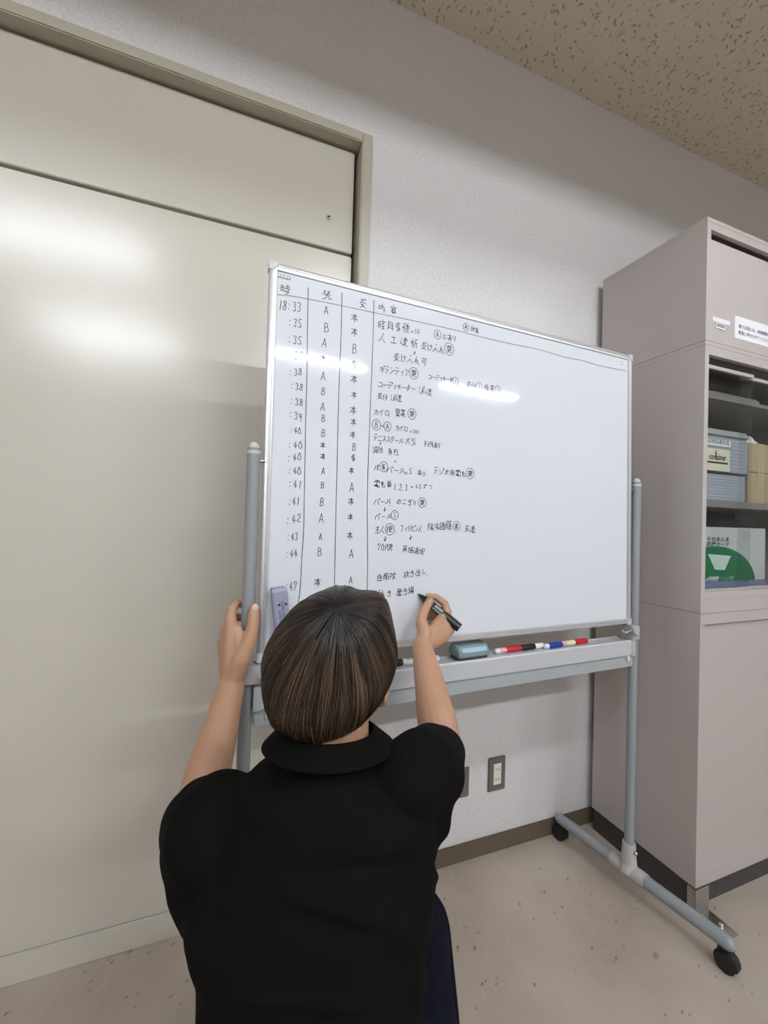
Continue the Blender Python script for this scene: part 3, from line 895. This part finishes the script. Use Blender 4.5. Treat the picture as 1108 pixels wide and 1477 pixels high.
MB().box((q0[0], yd-.001, q1[2]), (q1[0], yd, q0[2]-.006)).build('tape', 'tape_white', up)
q2 = at(1032, 465, yd); q3 = at(1045, 477, yd)
tg = MB().box((q2[0], yd-.0022, q3[2]), (q3[0], yd-.001, q2[2])).build('finger_tab', 'label_white', up, bevel=.0005)
MB().box((q2[0]+.004, yd-.003, q3[2]+.006), (q3[0]-.004, yd-.0022, q3[2]+.016)).build('tab_print', 'print_grey', tg)
# ---- contents of the glass cabinet
cy_ = -.33
t = thing('folder_stack', (1.58, -.24, sh_z[0]), 'brown stack of old folders lying on the top shelf behind the glass', 'folders')
z = sh_z[0]+.0005
for i, (hh, x1) in enumerate(((.008, 1.86), (.012, 1.85), (.007, 1.845))):
    MB().box((CX+.012+.003*i, -.345+.006*i, z), (x1, -.08, z+hh)).build('folder', 'folder_brown', t, bevel=.001); z += hh+.0004
t = thing('filler_box', (1.6, -.15, sh_z[0]+.03), 'black file box lying on the brown folders on the top shelf', 'file box')  # invented box, added so the top compartment reads black
MB().box((CX+.02, -.32, z), (1.835, -.09, mz1-.004)).build('box_body', 'black_plastic', t, bevel=.002)
MB().box((1.822, -.321, z+.012), (1.8285, -.319, mz1-.016)).build('box_edge', 'plinth_dark', t)
zs = sh_z[1]+.0006; BY = -.345
hb = at(1060, 686, BY)[2]-zs
def storage(zb, hh, x1, lid, label, lid_m='storage_lid'):
    x0 = CX+.010
    t = thing('storage_box', ((x0+x1)/2, -.22, zb), label, 'storage box', 'storage boxes behind the glass')
    b = MB(); n = 9
    for i in range(n):
        za, zc = zb+hh*i/n, zb+hh*(i+1)/n
        b.box((x0+.0025, BY+.0025, za), (x1-.0025, -.08, zc)); b.box((x0+.001, BY+.001, za+hh/n*.3), (x1-.001, -.083, za+hh/n*.8))
    b.build('tub', 'storage_plastic', t)
    l = MB(); l.box((x0-.003, BY-.004, zb+hh), (x1+.006, -.076, zb+hh+lid)); l.build('lid', lid_m, t, bevel=min(.010, lid*.4))
    return t
x1b = at(1076, 690, BY)[0]; x1t = at(1080, 660, BY)[0]
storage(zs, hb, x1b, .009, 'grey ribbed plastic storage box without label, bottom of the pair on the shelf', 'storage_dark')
zt2 = zs+hb+.0095; ht = at(1040, 632, BY)[2]-zt2; lt = at(1040, 619, BY)[2]-zt2-ht
st2 = storage(zt2, ht, x1t, lt, 'grey plastic storage box bearing white and cream labels, stacked on another box')
a = at(1022, 634, BY); c = at(1053, 646, BY)
lb = MB().box((CX+.014, BY-.003, c[2]), (c[0], BY+.002, at(1053, 636.5, BY)[2])).build('name_label', 'label_white', st2)
text_part('label_text', '記物品補充用', .0190, lambda x, y: (c[0]-.010+x, BY-.0035, c[2]+.0075+y), 'print_black', lb, 'RIGHT', squeeze=1.0)
a = at(1052, 650, BY); c = at(1050, 681, BY)
lb = MB().box((CX+.016, BY-.003, c[2]), (a[0], BY+.002, a[2])).build('product_label', 'label_cream', st2)
hL = a[2]-c[2]
text_part('label_text', 'container', .030, lambda x, y: (a[0]-.022+x, BY-.0035, c[2]+hL*.50+y), 'print_black', lb, 'RIGHT', squeeze=.78, thick=.0006)
pr = MB(); pr.box((CX+.018, BY-.0036, c[2]+hL*.33), (a[0]-.012, BY-.003, c[2]+hL*.41))
xq = at(1031.5, 660, BY)[0]; pr.box((xq-.002, BY-.0036, c[2]+hL*.50), (xq+.002, BY-.003, c[2]+hL*.93)); pr.box((xq-.009, BY-.0036, c[2]+hL*.76), (xq+.009, BY-.003, c[2]+hL*.79))
pr.build('label_print', 'print_black', lb)
# cartons
cz1 = at(1095, 682, BY+.01)[2]; cz2 = at(1095, 640, BY+.01)[2]; cx0 = x1t+.016
for zb, ze, nm, lab in ((zs, cz1-.0006, 'carton', 'plain brown cardboard box on the shelf, right beside the ribbed storage boxes'), (cz1, cz2, 'carton', 'brown cardboard box stacked on top of the other carton behind the glass')):
    t = thing(nm, (cx0+.12, -.2, zb), lab, 'cardboard box', 'cartons behind the glass')
    MB().box((cx0, BY+.01, zb), (cx0+.24, -.08, ze-.001)).build('box_body', 'carton', t, bevel=.002)
    MB().box((cx0+.055, BY+.0093, zb), (cx0+.10, BY+.02, ze-.0006)).build('tape', 'carton_tape', t)
bag = MB()
for k in range(7):
    bag.tube([(cx0+.03+.012*k, BY+.04, cz2+.006), (cx0+.04+.012*k, BY+.06, cz2+.018+.006*(k % 3)), (cx0+.06+.010*k, BY+.09, cz2+.006)], [.008, .011, .007], 7)
tag(bag.build('plastic_bag', 'bag_clear', None, smooth=True), 'crumpled clear plastic bag lying on top of the upper carton', 'bag')
# violet tray with the green-circle card set on the cabinet floor
zf_ = ZA+.0045
t = thing('desk_tray', (1.52, -.3, zf_), 'violet plastic tray on the bottom of the glass cabinet holding the card set', 'tray')
TF = CF+.052; tz = at(1020, 841, TF)[2]; x1v = at(1105, 840, TF)[0]
MB().box((CX+.008, TF, zf_), (x1v, TF+.006, tz)).build('tray_front', 'tray_violet', t, bevel=.001)
MB().box((CX+.008, TF+.006, zf_), (x1v, TF+.145, tz-.012)).build('tray_floor', 'tray_violet', t, bevel=.001)
KB = TF+.075; kz0 = tz-.0115; kz1 = at(1060, 761, KB)[2]; x1k = at(1104, 800, KB)[0]; x0k = CX+.010
t = thing('card_set_box', ((x0k+x1k)/2, KB, kz0), 'grey card set box with black title and big green circle standing in the violet tray', 'book')
kb_ = MB().box((x0k, KB, kz0), (x1k, KB+.03, kz1)).build('cover', 'book_grey', t, bevel=.0015)
cc = at(1032, 842, KB); rr = at(1032, 788, KB)[2]-cc[2]
rx_ = at(1089, 836, KB)[0]-cc[0]
dsk = MB(); pts = [(cc[0]+rx_*math.cos(a), cc[2]+rr*math.sin(a)) for a in np.linspace(-.3, PI+.3, 60)]
pts = [(min(max(x, x0k+.001), x1k-.001), max(z, kz0+.002)) for x, z in pts]
dsk.prism(pts, 0, -.0006, lambda a, b_, c_: (a, KB+c_, b_)); dg_ = dsk.build('green_disc', 'book_green', kb_)
tp = MB(); tp.prism([(cc[0]-.045, cc[2]+rr*.80), (cc[0]+.085, cc[2]+rr*.74), (cc[0]+.050, cc[2]+rr*.36), (cc[0]-.005, cc[2]+rr*.38)], -.0006, -.0011, lambda a, b_, c_: (a, KB+c_, b_)); tp.build('funnel_print', 'print_light', dg_)
for i, (tx, sz, px, py) in enumerate((('そのまんま', .0185, 1019, 780.3), ('応援カード', .0185, 1019, 787.6))):
    o3 = at(px, py, KB); text_part('title_text', tx, sz, lambda x, y: (o3[0]+x, KB-.0008, o3[2]+y), 'print_black', kb_, squeeze=1.4, thick=.0004)
o3 = at(1021, 833, KB); text_part('band_text', 'コミュニケーション支援', .0165, lambda x, y: (o3[0]+x, KB-.0013, o3[2]-.010+y), 'print_light', dg_, squeeze=.8)
fp = MB()
for k in range(5): o3 = at(1070, 769+k*2.6, KB); fp.box((o3[0], KB-.0006, o3[2]), (o3[0]+(.055, .06, .04, .045, .03)[k], KB, o3[2]+.0013))
fp.build('fine_print', 'print_grey', kb_)
bg = MB(); o3 = at(1026, 836, TF+.02)
for k in range(5): bg.tube([o3+np.array([-.012+.01*k, .01, -.006]), o3+np.array([-.008+.011*k, .0, .006]), o3+np.array([0+.009*k, .005, -.006])], [.004, .006, .004], 6)
tag(bg.build('plastic_wrapper', 'bag_clear', None, smooth=True), 'small crumpled clear wrapper lying in the violet tray', 'bag')
t = thing('binder_box', (1.6, -.12, zf_), 'black binder box standing behind the grey card set in the glass cabinet', 'binder box')
MB().box((CX+.012, -.21, zf_), (x1k+.06, -.075, sh_z[1]-.06)).build('box_body', 'black_plastic', t, bevel=.002)
MB().box((CX+.012, -.2112, kz1+.02), (x1k+.06, -.2095, kz1+.024)).build('box_seam', 'plinth_dark', t)

# ---------------------------------------------------------------- the person writing
HIPS = P(455, 1640, .50)
pe = thing('person', (HIPS[0], HIPS[1], 0), 'person with short brown hair in black polo shirt crouching and writing on the whiteboard', 'person')
hc = P(478, 955, .565); SX = .565/CAM_F
def HD(a, b, c): return hc+AR*a+AU*b-AF*c          # head frame: a right, b up, c towards the back of the head
body = MB()
hax = (AR, -AF, AU)
body.ball(HD(0, .002, -.008), (.069, .079, .084), hax, 24, 16)       # skull
body.ball(HD(0, -.045, -.050), (.056, .052, .068), hax, 22, 14)      # face
body.ball(HD(0, -.096, -.078), (.026, .022, .018), hax)              # chin
body.ball(HD(0, .012, -.092), (.046, .012, .012), hax)               # brow
for sx in (-1, 1):
    body.ball(HD(.034*sx, -.030, -.085), (.020, .014, .016), hax)    # cheek
    e = [HD(sx*.067, -.020, -.004), HD(sx*.072, -.012, .006), HD(sx*.0735, -.026, .010), HD(sx*.071, -.044, .005), HD(sx*.066, -.058, -.004)]
    body.tube(e, [.005, .006, .006, .006, .0055], 10); body.ball(HD(sx*.067, -.034, -.001), (.004, .012, .020), hax)
body.tube([HD(0, .000, -.098), HD(0, -.022, -.108), HD(0, -.036, -.116)], [.006, .008, .010], 10)   # nose
for sx in (-1, 1): body.ball(HD(.010*sx, -.037, -.106), .0065)
body.ball(HD(.0715, -.042, .006), (.004, .018, .012), hax)
for dz in (-.060, -.069): body.tube([HD(-.020, dz, -.096), HD(0, dz+.001, -.104), HD(.020, dz, -.096)], [.003, .0055, .003], 8)
nb = P(478, 1105, .560)
body.tube([HD(0, -.03, -.005), HD(0, -.09, .000), P(476, 1075, .560), nb, P(470, 1150, .560)], [.050, .050, .052, .055, .060], 24)
RSH, LSH = P(596, 1122, .565), P(328, 1196, .56)
REL, RWR = P(640, 1088, .80), P(609, 932, .975)
LEL, LWR = P(282, 1182, .72), P(334, 990, .872)
body.tube([P(470, 1150, .56), P(465, 1250, .555), P(458, 1400, .54), P(455, 1560, .52), HIPS], [.058, .082, .082, .080, .070], 22, False)
body.tube([LSH, P(395, 1165, .565), P(545, 1142, .565), RSH], [.038, .036, .034, .033], 16)
def arm(sh, el, wr, fore):
    body.tube([sh, sh*.5+el*.5, el], [.040, .040, .037], 18)
    body.tube([el, el*.72+wr*.28, el*.35+wr*.65, wr], fore, 18)
body.tube([RSH, RSH*.5+REL*.5], [.033, .036], 18)
arm(RSH*.6+REL*.4, REL, RWR, [.037, .0395, .0315, .0235]); arm(LSH, LEL, LWR, [.038, .041, .034, .027])
def finger(pts, r): body.tube(pts, r, 12)
# right hand closed round the marker
MT = Bd(.391, .131, -.002); ME = P(663, 906, 1.03); MD = (ME-MT)/np.linalg.norm(ME-MT)
rw0 = RWR
mI, mM, mR, mL = P(645, 883, 1.062), P(649, 897, 1.052), P(648, 909, 1.040), P(640, 920, 1.022)
for q, r in ((mI, .0125), (mM, .0135), (mR, .0135), (mL, .0125)): body.tube([rw0, rw0*.45+q*.55, q], [.0185, .0165, r], 12)
body.tube([rw0, P(613, 913, .992), P(608, 899, 1.006)], [.0185, .0185, .0145], 14)
finger([P(608, 902, 1.004), P(608, 893, 1.012), P(613, 879, 1.030), P(621, 867, 1.046)], [.0145, .0128, .0116, .0092])
finger([mI, P(642, 871, 1.072), P(629, 861, 1.074), P(617.5, 859.5, 1.073)], [.0118, .0102, .0088, .0075])
finger([mM, P(644, 884, 1.083), P(626, 876, 1.090), P(612, 872, 1.082)], [.0115, .0098, .0085, .0075])
finger([mR, P(643, 896, 1.082), P(628, 890, 1.088), P(617, 888, 1.078)], [.011, .0095, .0083, .0074])
finger([mL, P(636, 908, 1.066), P(626, 903, 1.074), P(617, 900, 1.066)], [.010, .0085, .0075, .0066])
# left hand holding the left post
lw0 = LWR
kI, kM, kR, kL = P(333, 897, .893), P(326, 911, .902), P(322.5, 926, .910), P(323, 943, .914)
for q, r in ((kI, .0135), (kM, .0135), (kR, .0135), (kL, .0125)): body.tube([lw0, lw0*.45+q*.55, q], [.021, .0175, r], 12)
body.tube([lw0, P(348, 952, .874), P(357, 928, .880)], [.021, .0200, .0150], 14)
body.tube([P(345, 955, .878), P(345, 925, .886), P(343, 908, .892)], [.018, .0155, .0115], 12)     # web and palm before the post
finger([P(356, 932, .880), P(363, 912, .887), P(366, 892, .894), P(367, 878, .900)], [.0165, .0146, .0130, .0108])
finger([kI, P(334, 879, .908), P(343, 869.5, .930), P(355, 874, .940)], [.0120, .0106, .0092, .0080])
finger([kM, P(331, 893, .930), P(343, 890, .944), P(357, 893, .941)], [.0115, .0102, .0090, .0080])
finger([kR, P(329, 911, .938), P(343, 909, .946), P(357, 911, .941)], [.0112, .0098, .0087, .0078])
finger([kL, P(331, 928, .936), P(343, 926, .944), P(355, 927, .939)], [.0100, .0086, .0076, .0068])
# legs: left knee on the floor, right foot planted
Fh = np.array([.359, .933, 0]); Fh /= np.linalg.norm(Fh); Rh = np.array([Fh[1], -Fh[0], 0]); Zv = np.array([0, 0, 1.])
def K(r, f, z): return np.array([HIPS[0], HIPS[1], 0])+Rh*r+Fh*f+Zv*z
HZ = .50
LK, LA, LT = K(-.10, .02, .082), K(-.10, -.33, .080), K(-.10, -.38, .05)
RK, RA, RT = K(.138, .33, .395), K(.19, .26, .085), K(.20, .42, .04)
LH, RH = K(-.085, 0, HZ-.02), K(.085, 0, HZ-.02)
body.tube([HIPS*.6+np.array([0, 0, HZ])*0+K(0, 0, HZ)*.4, K(0, 0, HZ-.02)], [.05, .05], 18)
body.tube([LH, LH*.5+LK*.5, LK], [.058, .060, .055], 16); body.tube([LK, LK*.6+LA*.4, LA], [.055, .050, .036], 16)
body.tube([RH, RH*.5+RK*.5, RK], [.058, .060, .055], 16); body.tube([RK, RK*.6+RA*.4, RA], [.055, .050, .036], 16)
bo_ = remesh(body, 'body', 'skin', .0027, 4, pe)
# thumb and finger nails that show
def nail(c, n, t, a, b_):
    c, n, t = (np.array(v, float) for v in (c, n, t)); n = n/np.linalg.norm(n); t = t-n*(t@n); t /= np.linalg.norm(t); s_ = np.cross(n, t)
    MB().ball(c, (a, b_, .0016), (s_, t, n), 14, 8).build('fingernail', 'nail', bo_, smooth=True)
nail(P(368.0, 876.5, .8905), P(368, 876, .5)-P(366, 877, .9), P(367, 878, .900)-P(366, 892, .894), .0070, .0084)
nail(P(619.0, 869.5, 1.0355), P(619, 868, .5)-P(619, 870, 1.04), P(621, 867, 1.046)-P(613, 879, 1.03), .0055, .0068)
for sx in (-1, 1):
    ey = MB().ball(HD(.031*sx, -.006, -.084), .0118, hax).build('eye', 'eye_white', bo_, smooth=True)
    MB().ball(HD(.0315*sx, -.007, -.0925), (.0058, .0045, .0058), hax).build('iris', 'black_plastic', ey, smooth=True)

# ---- hair
OUT = [(497, 848), (478, 848), (459, 857), (435.5, 868), (410, 893), (392, 919), (384, 943), (382.5, 960), (384, 985), (390, 1012), (398, 1033), (409, 1038), (424, 1047), (444, 1053), (464, 1055), (489, 1050), (519, 1036), (537, 1019), (550, 1004), (561, 985), (569, 965), (573, 945), (571.5, 925), (567, 905), (560.5, 876), (555, 863), (545, 857), (530, 855), (515, 854), (508, 851)]
oa = np.array([math.atan2(955-y, x-478) for x, y in OUT]); orr = np.array([math.hypot(955-y, x-478)*SX for x, y in OUT])
ix = np.argsort(oa); oa, orr = oa[ix], orr[ix]
oa = np.concatenate([oa-2*PI, oa, oa+2*PI]); orr = np.concatenate([orr]*3)
ga = np.linspace(-PI, PI, 361); gr = np.interp(ga, oa, orr)
ker = np.ones(7)/7; gr = np.convolve(np.concatenate([gr[-4:-1], gr, gr[1:4]]), ker, 'valid')
def hair_R(d):
    """radius of the hair mass along unit directions d (n,3) in the head frame"""
    ang = np.arctan2(d[:, 1], d[:, 0]); sp = np.hypot(d[:, 0], d[:, 1]); rho = np.interp(ang, ga, gr)
    dc = np.where(d[:, 2] > 0, .092, .108); n = 2.25
    return ((sp/rho)**n+(np.abs(d[:, 2])/dc)**n)**(-1/n)
def hem_ok(p):                          # where hair grows: all of the back, sides down to the ear, a fringe in front
    c, b_ = p[:, 2], p[:, 1]
    return np.where(c > .022, b_ > -.30, np.where(c > -.055, b_ > -.062+(-(c-.022))*.75, b_ > -.002))
wd0 = np.array([(492-478)*SX, (955-872)*SX, .050]); wd0 /= np.linalg.norm(wd0)
t1 = np.cross(wd0, [0, 0, 1.]); t1 /= np.linalg.norm(t1); t2 = np.cross(wd0, t1)
hm = MB()
# scalp cap under the strands
NA, NT = 72, 40
capv = []; capf = []
for i in range(NA):
    az = 2*PI*i/NA; T_ = np.linspace(0, 2.75, NT)
    d = np.outer(np.cos(T_), wd0)+np.outer(np.sin(T_), math.cos(az)*t1+math.sin(az)*t2)
    r = hair_R(d)*.965; p = d*r[:, None]
    ok = hem_ok(p) & ~((p[:, 2] < .03) & (p[:, 1] < -.085)); last = 0
    for j in range(NT):
        if ok[j]: last = j
        else: break
    p[last+1:] = p[last]*.96
    capv += [HD(*q) for q in p]
for i in range(NA):
    for j in range(NT-1):
        capf.append((i*NT+j, i*NT+j+1, ((i+1) % NA)*NT+j+1, ((i+1) % NA)*NT+j))
rng = np.random.default_rng(7)
pq = np.array([(462-478)*SX, (955-914)*SX, .075]); pq -= wd0*(pq@wd0); AZP = math.atan2(pq@t2, pq@t1)
def adiff(x): return abs((x-AZP+PI) % (2*PI)-PI)
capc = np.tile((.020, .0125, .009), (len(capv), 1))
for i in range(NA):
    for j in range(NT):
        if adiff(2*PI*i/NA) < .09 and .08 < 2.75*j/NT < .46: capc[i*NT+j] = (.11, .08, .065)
V = [np.array(capv)]; F = [np.array(capf)]; CC = [capc]
off = len(capv); NS = 9000; NP = 15
for k in range(NS):
    az = rng.uniform(0, 2*PI); start = abs(rng.normal(0, .22)) if k % 3 else rng.uniform(0, 1.5)
    if adiff(az) < .07 and start < .46: start = rng.uniform(.40, .6)
    T_ = np.linspace(0, 2.75, 70); cl_ = math.floor(az*34+.6*math.sin(az*9)); sd = random.Random(cl_)
    sw = sd.uniform(-.10, .10); azv = az+sw*T_+.05*rng.normal()*T_
    # strands turn downwards as they run over the sides
    d = np.outer(np.cos(T_), wd0)+np.sin(T_)[:, None]*(np.cos(azv)[:, None]*t1+np.sin(azv)[:, None]*t2)
    d[:, 1] -= .16*T_**2*(np.abs(d[:, 0]) > 0); d /= np.linalg.norm(d, axis=1)[:, None]
    r = hair_R(d); p = d*r[:, None]; ok = hem_ok(p) & ~((p[:, 2] < .03) & (p[:, 1] < -.088))
    n_ok = int(np.argmin(ok)) if not ok.all() else len(ok)
    i0 = int(start/2.75*70)
    L_ = np.linalg.norm(np.diff(p, axis=0), axis=1); cum = np.concatenate([[0], np.cumsum(L_)])
    if n_ok-i0 < 8: continue
    s0_, s1_ = cum[i0], cum[n_ok-1]; s1_ = min(s1_, s0_+rng.uniform(.13, .24)); s1_ -= rng.uniform(0, .010)
    ss = np.linspace(s0_, s1_, NP); q = np.stack([np.interp(ss, cum, p[:, m]) for m in range(3)], 1)
    u = np.linspace(0, 1, NP)
    lay = rng.uniform(.966, 1.0)+sd.uniform(-.016, .012)*np.sin(u*PI); lift = lay+rng.normal()*.004*u**2
    if k % 60 == 0: lift = lift+.02*u*rng.uniform(.3, 1.4)          # stray hairs
    q = q*lift[:, None]
    ctr = np.array([HD(*z) for z in q]); tan = np.gradient(ctr, axis=0); tan /= np.linalg.norm(tan, axis=1)[:, None]+1e-12
    outw = np.array([HD(*z) for z in q])-hc; outw /= np.linalg.norm(outw, axis=1)[:, None]
    sd_ = np.cross(tan, outw); sd_ /= np.linalg.norm(sd_, axis=1)[:, None]+1e-12; up_ = np.cross(sd_, tan)
    w0 = rng.uniform(.0006, .0013) if k % 60 else .0003
    wv = w0*(np.clip(1.25-u, .15, 1))
    ring = [ctr+sd_*wv[:, None], ctr+up_*(wv*.6)[:, None], ctr-sd_*wv[:, None]]
    vv = np.stack(ring, 1).reshape(-1, 3)
    ff = []
    for j in range(NP-1):
        for m in range(3): ff.append((off+j*3+m, off+j*3+(m+1) % 3, off+(j+1)*3+(m+1) % 3, off+(j+1)*3+m))
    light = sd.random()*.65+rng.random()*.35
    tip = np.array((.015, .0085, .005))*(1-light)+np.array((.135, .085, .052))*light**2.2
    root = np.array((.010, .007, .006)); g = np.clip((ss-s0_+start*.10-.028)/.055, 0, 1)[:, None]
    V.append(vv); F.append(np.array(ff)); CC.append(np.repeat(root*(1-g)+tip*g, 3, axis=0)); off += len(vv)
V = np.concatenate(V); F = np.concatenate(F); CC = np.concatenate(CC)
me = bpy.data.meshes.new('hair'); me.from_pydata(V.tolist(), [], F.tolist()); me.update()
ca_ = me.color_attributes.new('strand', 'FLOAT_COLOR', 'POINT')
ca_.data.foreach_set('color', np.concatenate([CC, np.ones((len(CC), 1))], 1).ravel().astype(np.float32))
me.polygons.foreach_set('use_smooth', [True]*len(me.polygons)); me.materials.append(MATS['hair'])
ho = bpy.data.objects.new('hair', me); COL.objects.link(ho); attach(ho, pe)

# ---- polo shirt
sh = MB()
def ring(py, xl, xr, zf, dep, n=40, sup=2.4):
    L, R_ = P(xl, py, zf), P(xr, py, zf); c = (L+R_)/2; a = (R_-L)/2*.955; out = []
    for j in range(n):
        t_ = 2*PI*j/n; cx_, sy_ = math.cos(t_), math.sin(t_)
        out.append(c+a*math.copysign(abs(cx_)**(2/sup), cx_)+Fh*dep*math.copysign(abs(sy_)**(2/sup), sy_))
    return out
sh.rings([ring(1078, 424, 530, .566, .060), ring(1090, 412, 546, .564, .068), ring(1102, 384, 566, .562, .076), ring(1120, 352, 592, .558, .084), ring(1150, 335, 626, .555, .092), ring(1200, 308, 640, .552, .105),
          ring(1260, 280, 636, .550, .112), ring(1300, 272, 630, .548, .114), ring(1350, 290, 617, .545, .114), ring(1410, 291, 611, .540, .114), ring(1477, 290, 612, .535, .116), ring(1570, 284, 618, .528, .124), ring(1680, 280, 622, .515, .128)])
# sleeves
sh.tube([P(585, 1130, .545), P(606, 1112, .575), P(622, 1098, .63), P(631, 1092, .70), P(635, 1086, .755)], [.046, .0485, .0505, .0490, .0460], 24, True)
sh.tube([P(345, 1182, .55), P(318, 1184, .565), P(302, 1186, .60), P(292, 1186, .65), P(286, 1186, .69)], [.050, .054, .059, .059, .056], 24, True)
sh.tube([P(318, 1200, .56), P(296, 1218, .575), P(290, 1230, .60)], [.070, .056, .048], 20)
sh.tube([P(300, 1255, .56), P(318, 1300, .56)], [.050, .050], 16)
sh.tube([P(600, 1122, .57), P(616, 1142, .575), P(622, 1180, .57)], [.044, .040, .030], 18)
sh.tube([P(560, 1125, .56), P(606, 1110, .58), P(628, 1115, .60)], [.036, .043, .044], 18)
def folds(co, no):
    d = np.zeros(len(co))
    for i, p in enumerate(co):
        v = Vector(p)
        d[i] = noise.noise(v*7+Vector((3, 1, 8)))*.006+noise.noise(Vector((p[0]*16+p[2]*9, p[1]*10, p[2]*22)))*.0035
        q = p-CAM_O; zf = q@AF; py = 738.5-CAM_F*(q@AU)/zf; px = 554+CAM_F*(q@AR)/zf
        # long drapes across the lower back, under the arms
        for x0, y0, x1, y1, wd__, am in ((420, 1290, 590, 1345, 16, .010), (430, 1262, 640, 1250, 14, -.006), (300, 1250, 292, 1400, 12, .007), (600, 1380, 612, 1477, 12, .008), (330, 1440, 520, 1450, 14, .007), (545, 1270, 640, 1262, 10, .007), (520, 1150, 600, 1110, 10, .005), (360, 1140, 330, 1190, 10, .005)):
            L2 = (x1-x0)**2+(y1-y0)**2; t_ = min(max(((px-x0)*(x1-x0)+(py-y0)*(y1-y0))/L2, 0), 1)
            dd = math.hypot(px-x0-t_*(x1-x0), py-y0-t_*(y1-y0)); d[i] += am*math.exp(-(dd/wd__)**2)*(1-abs(t_-.5)*.9)
    return co+no*d[:, None]
so_ = remesh(sh, 'polo_shirt', 'shirt_black', .0055, 7, pe, folds)
# collar: a folded band standing round the neck
co_ = MB(); rr_ = []
NC = 48
prof = [(.058, .000), (.0525, .040), (.0545, .0435), (.0580, .041), (.077, .012), (.075, .008), (.062, .010)]
cc_ = P(474, 1072, .558)
lean = Zv*.97+Fh*.04-Rh*.12; lean /= np.linalg.norm(lean); fw2 = np.cross(lean, np.cross(Fh, lean)); fw2 = Fh-lean*(Fh@lean); fw2 /= np.linalg.norm(fw2)
for j in range(NC+1):
    a = math.radians(-90+14+332*j/NC+90)+PI/2
    ca, sa = math.cos(a), math.sin(a)
    back = -sa                                            # 1 at the nape, -1 under the chin
    r_ = []
    for rad, z in prof:
        z2 = z*.70-.010*(1-back)*.5; k = 1+.12*(1-back)*.5
        r_.append(cc_+(Rh*ca*1.07+fw2*sa*.98)*rad*k+lean*(z2-.006))
    rr_.append(r_)
co_.rings(rr_); co_.build('collar', 'shirt_black', so_, smooth=True)
# ---- trousers
tr_ = MB()
tr_.tube([K(-.045, .02, HZ), K(.045, .02, HZ)], [.105, .105], 26)
tr_.ball(K(0, .005, HZ-.02), (.132, .118, .105), (Rh, Fh, Zv), 24, 14); tr_.ball(K(.05, .0, HZ-.05), (.095, .105, .09), (Rh, Fh, Zv), 24, 14)
tr_.tube([LH, LH*.5+LK*.5, LK], [.098, .088, .075], 20); tr_.tube([LK, LK*.6+LA*.4, LA*.9+LK*.1], [.073, .070, .058], 20)
tr_.tube([K(.09, .03, HZ), K(.108, .17, HZ-.03), RK+Zv*.0], [.092, .080, .073], 20); tr_.tube([RK, RK*.6+RA*.4, RA*.9+RK*.1], [.076, .070, .060], 20)
to_ = remesh(tr_, 'trousers', 'navy_cloth', .007, 6, pe)
for (an, toe, hl) in ((LA, LT, 0), (RA, RT, 1)):
    if hl:
        s_ = MB(); s_.tube([K(.19, .235, .05), K(.195, .32, .048), K(.20, .43, .036)], [.040, .040, .034], 16); s_.tube([RA+Zv*.02, K(.19, .25, .06)], [.040, .042], 14)
        so2 = MB().box((-.042, .195, .0), (.042, .465, .022), lambda a, b_, c_: K(.195+a, b_, c_))
    else:
        s_ = MB(); s_.tube([K(-.10, -.35, .065), K(-.10, -.41, .10), K(-.10, -.42, .06)], [.040, .040, .036], 16); s_.tube([K(-.10, -.42, .075), K(-.10, -.385, .035)], [.038, .032], 14)
        so2 = MB().box((-.04, -.470, .008), (.04, -.448, .105), lambda a, b_, c_: K(-.10+a, b_, c_))
    sk_ = remesh(s_, 'shoe', 'shoe_grey', .005, 4, pe); so2.build('sole', 'sole_white', sk_, bevel=.006)

# ---- marker in the hand
t = thing('whiteboard_marker', MT, 'thick black whiteboard marker held in the right hand, its tip on the board', 'marker')
Lm = np.linalg.norm(ME-MT)
bp_ = lambda k: MT+MD*k
MB().tube([bp_(.026), bp_(.026+.062)], .0098, 22, False).build('barrel', 'black_plastic', t, smooth=True)
tip = MB(); tip.tube([bp_(.008), bp_(.018), bp_(.027)], [.0042, .0062, .0098], 18, False); tip.build('nose_cone', 'black_plastic', t, smooth=True)
MB().tube([bp_(.002), bp_(.0095)], [.0016, .0030], 12, True).build('felt_tip', 'felt_dark', t, smooth=True)
MB().tube([bp_(.086), bp_(.092), bp_(Lm)], [.0112, .0114, .0112], 22, False).build('cap', 'black_plastic', t, smooth=True)
X2 = np.cross(MD, AF); X2 /= np.linalg.norm(X2); Y2 = np.cross(X2, MD)
def MW(a, k, r=.00995): return bp_(k)+r*(X2*math.sin(a)+Y2*math.cos(a)*(1 if Y2@AF < 0 else -1))
lb_ = MB()
for (a0, a1, k0, k1) in ((-1.2, 1.2, .027, .034), (-.55, -.02, .052, .080), (.25, .95, .054, .078)):
    n_ = 10; vs_ = [MW(a0+(a1-a0)*i/n_, k) for i in range(n_+1) for k in (k0, k1)]
    lb_.add(vs_, [(2*i, 2*i+1, 2*i+3, 2*i+2) for i in range(n_)])
lb_.build('printed_label', 'print_grey', t, smooth=True)
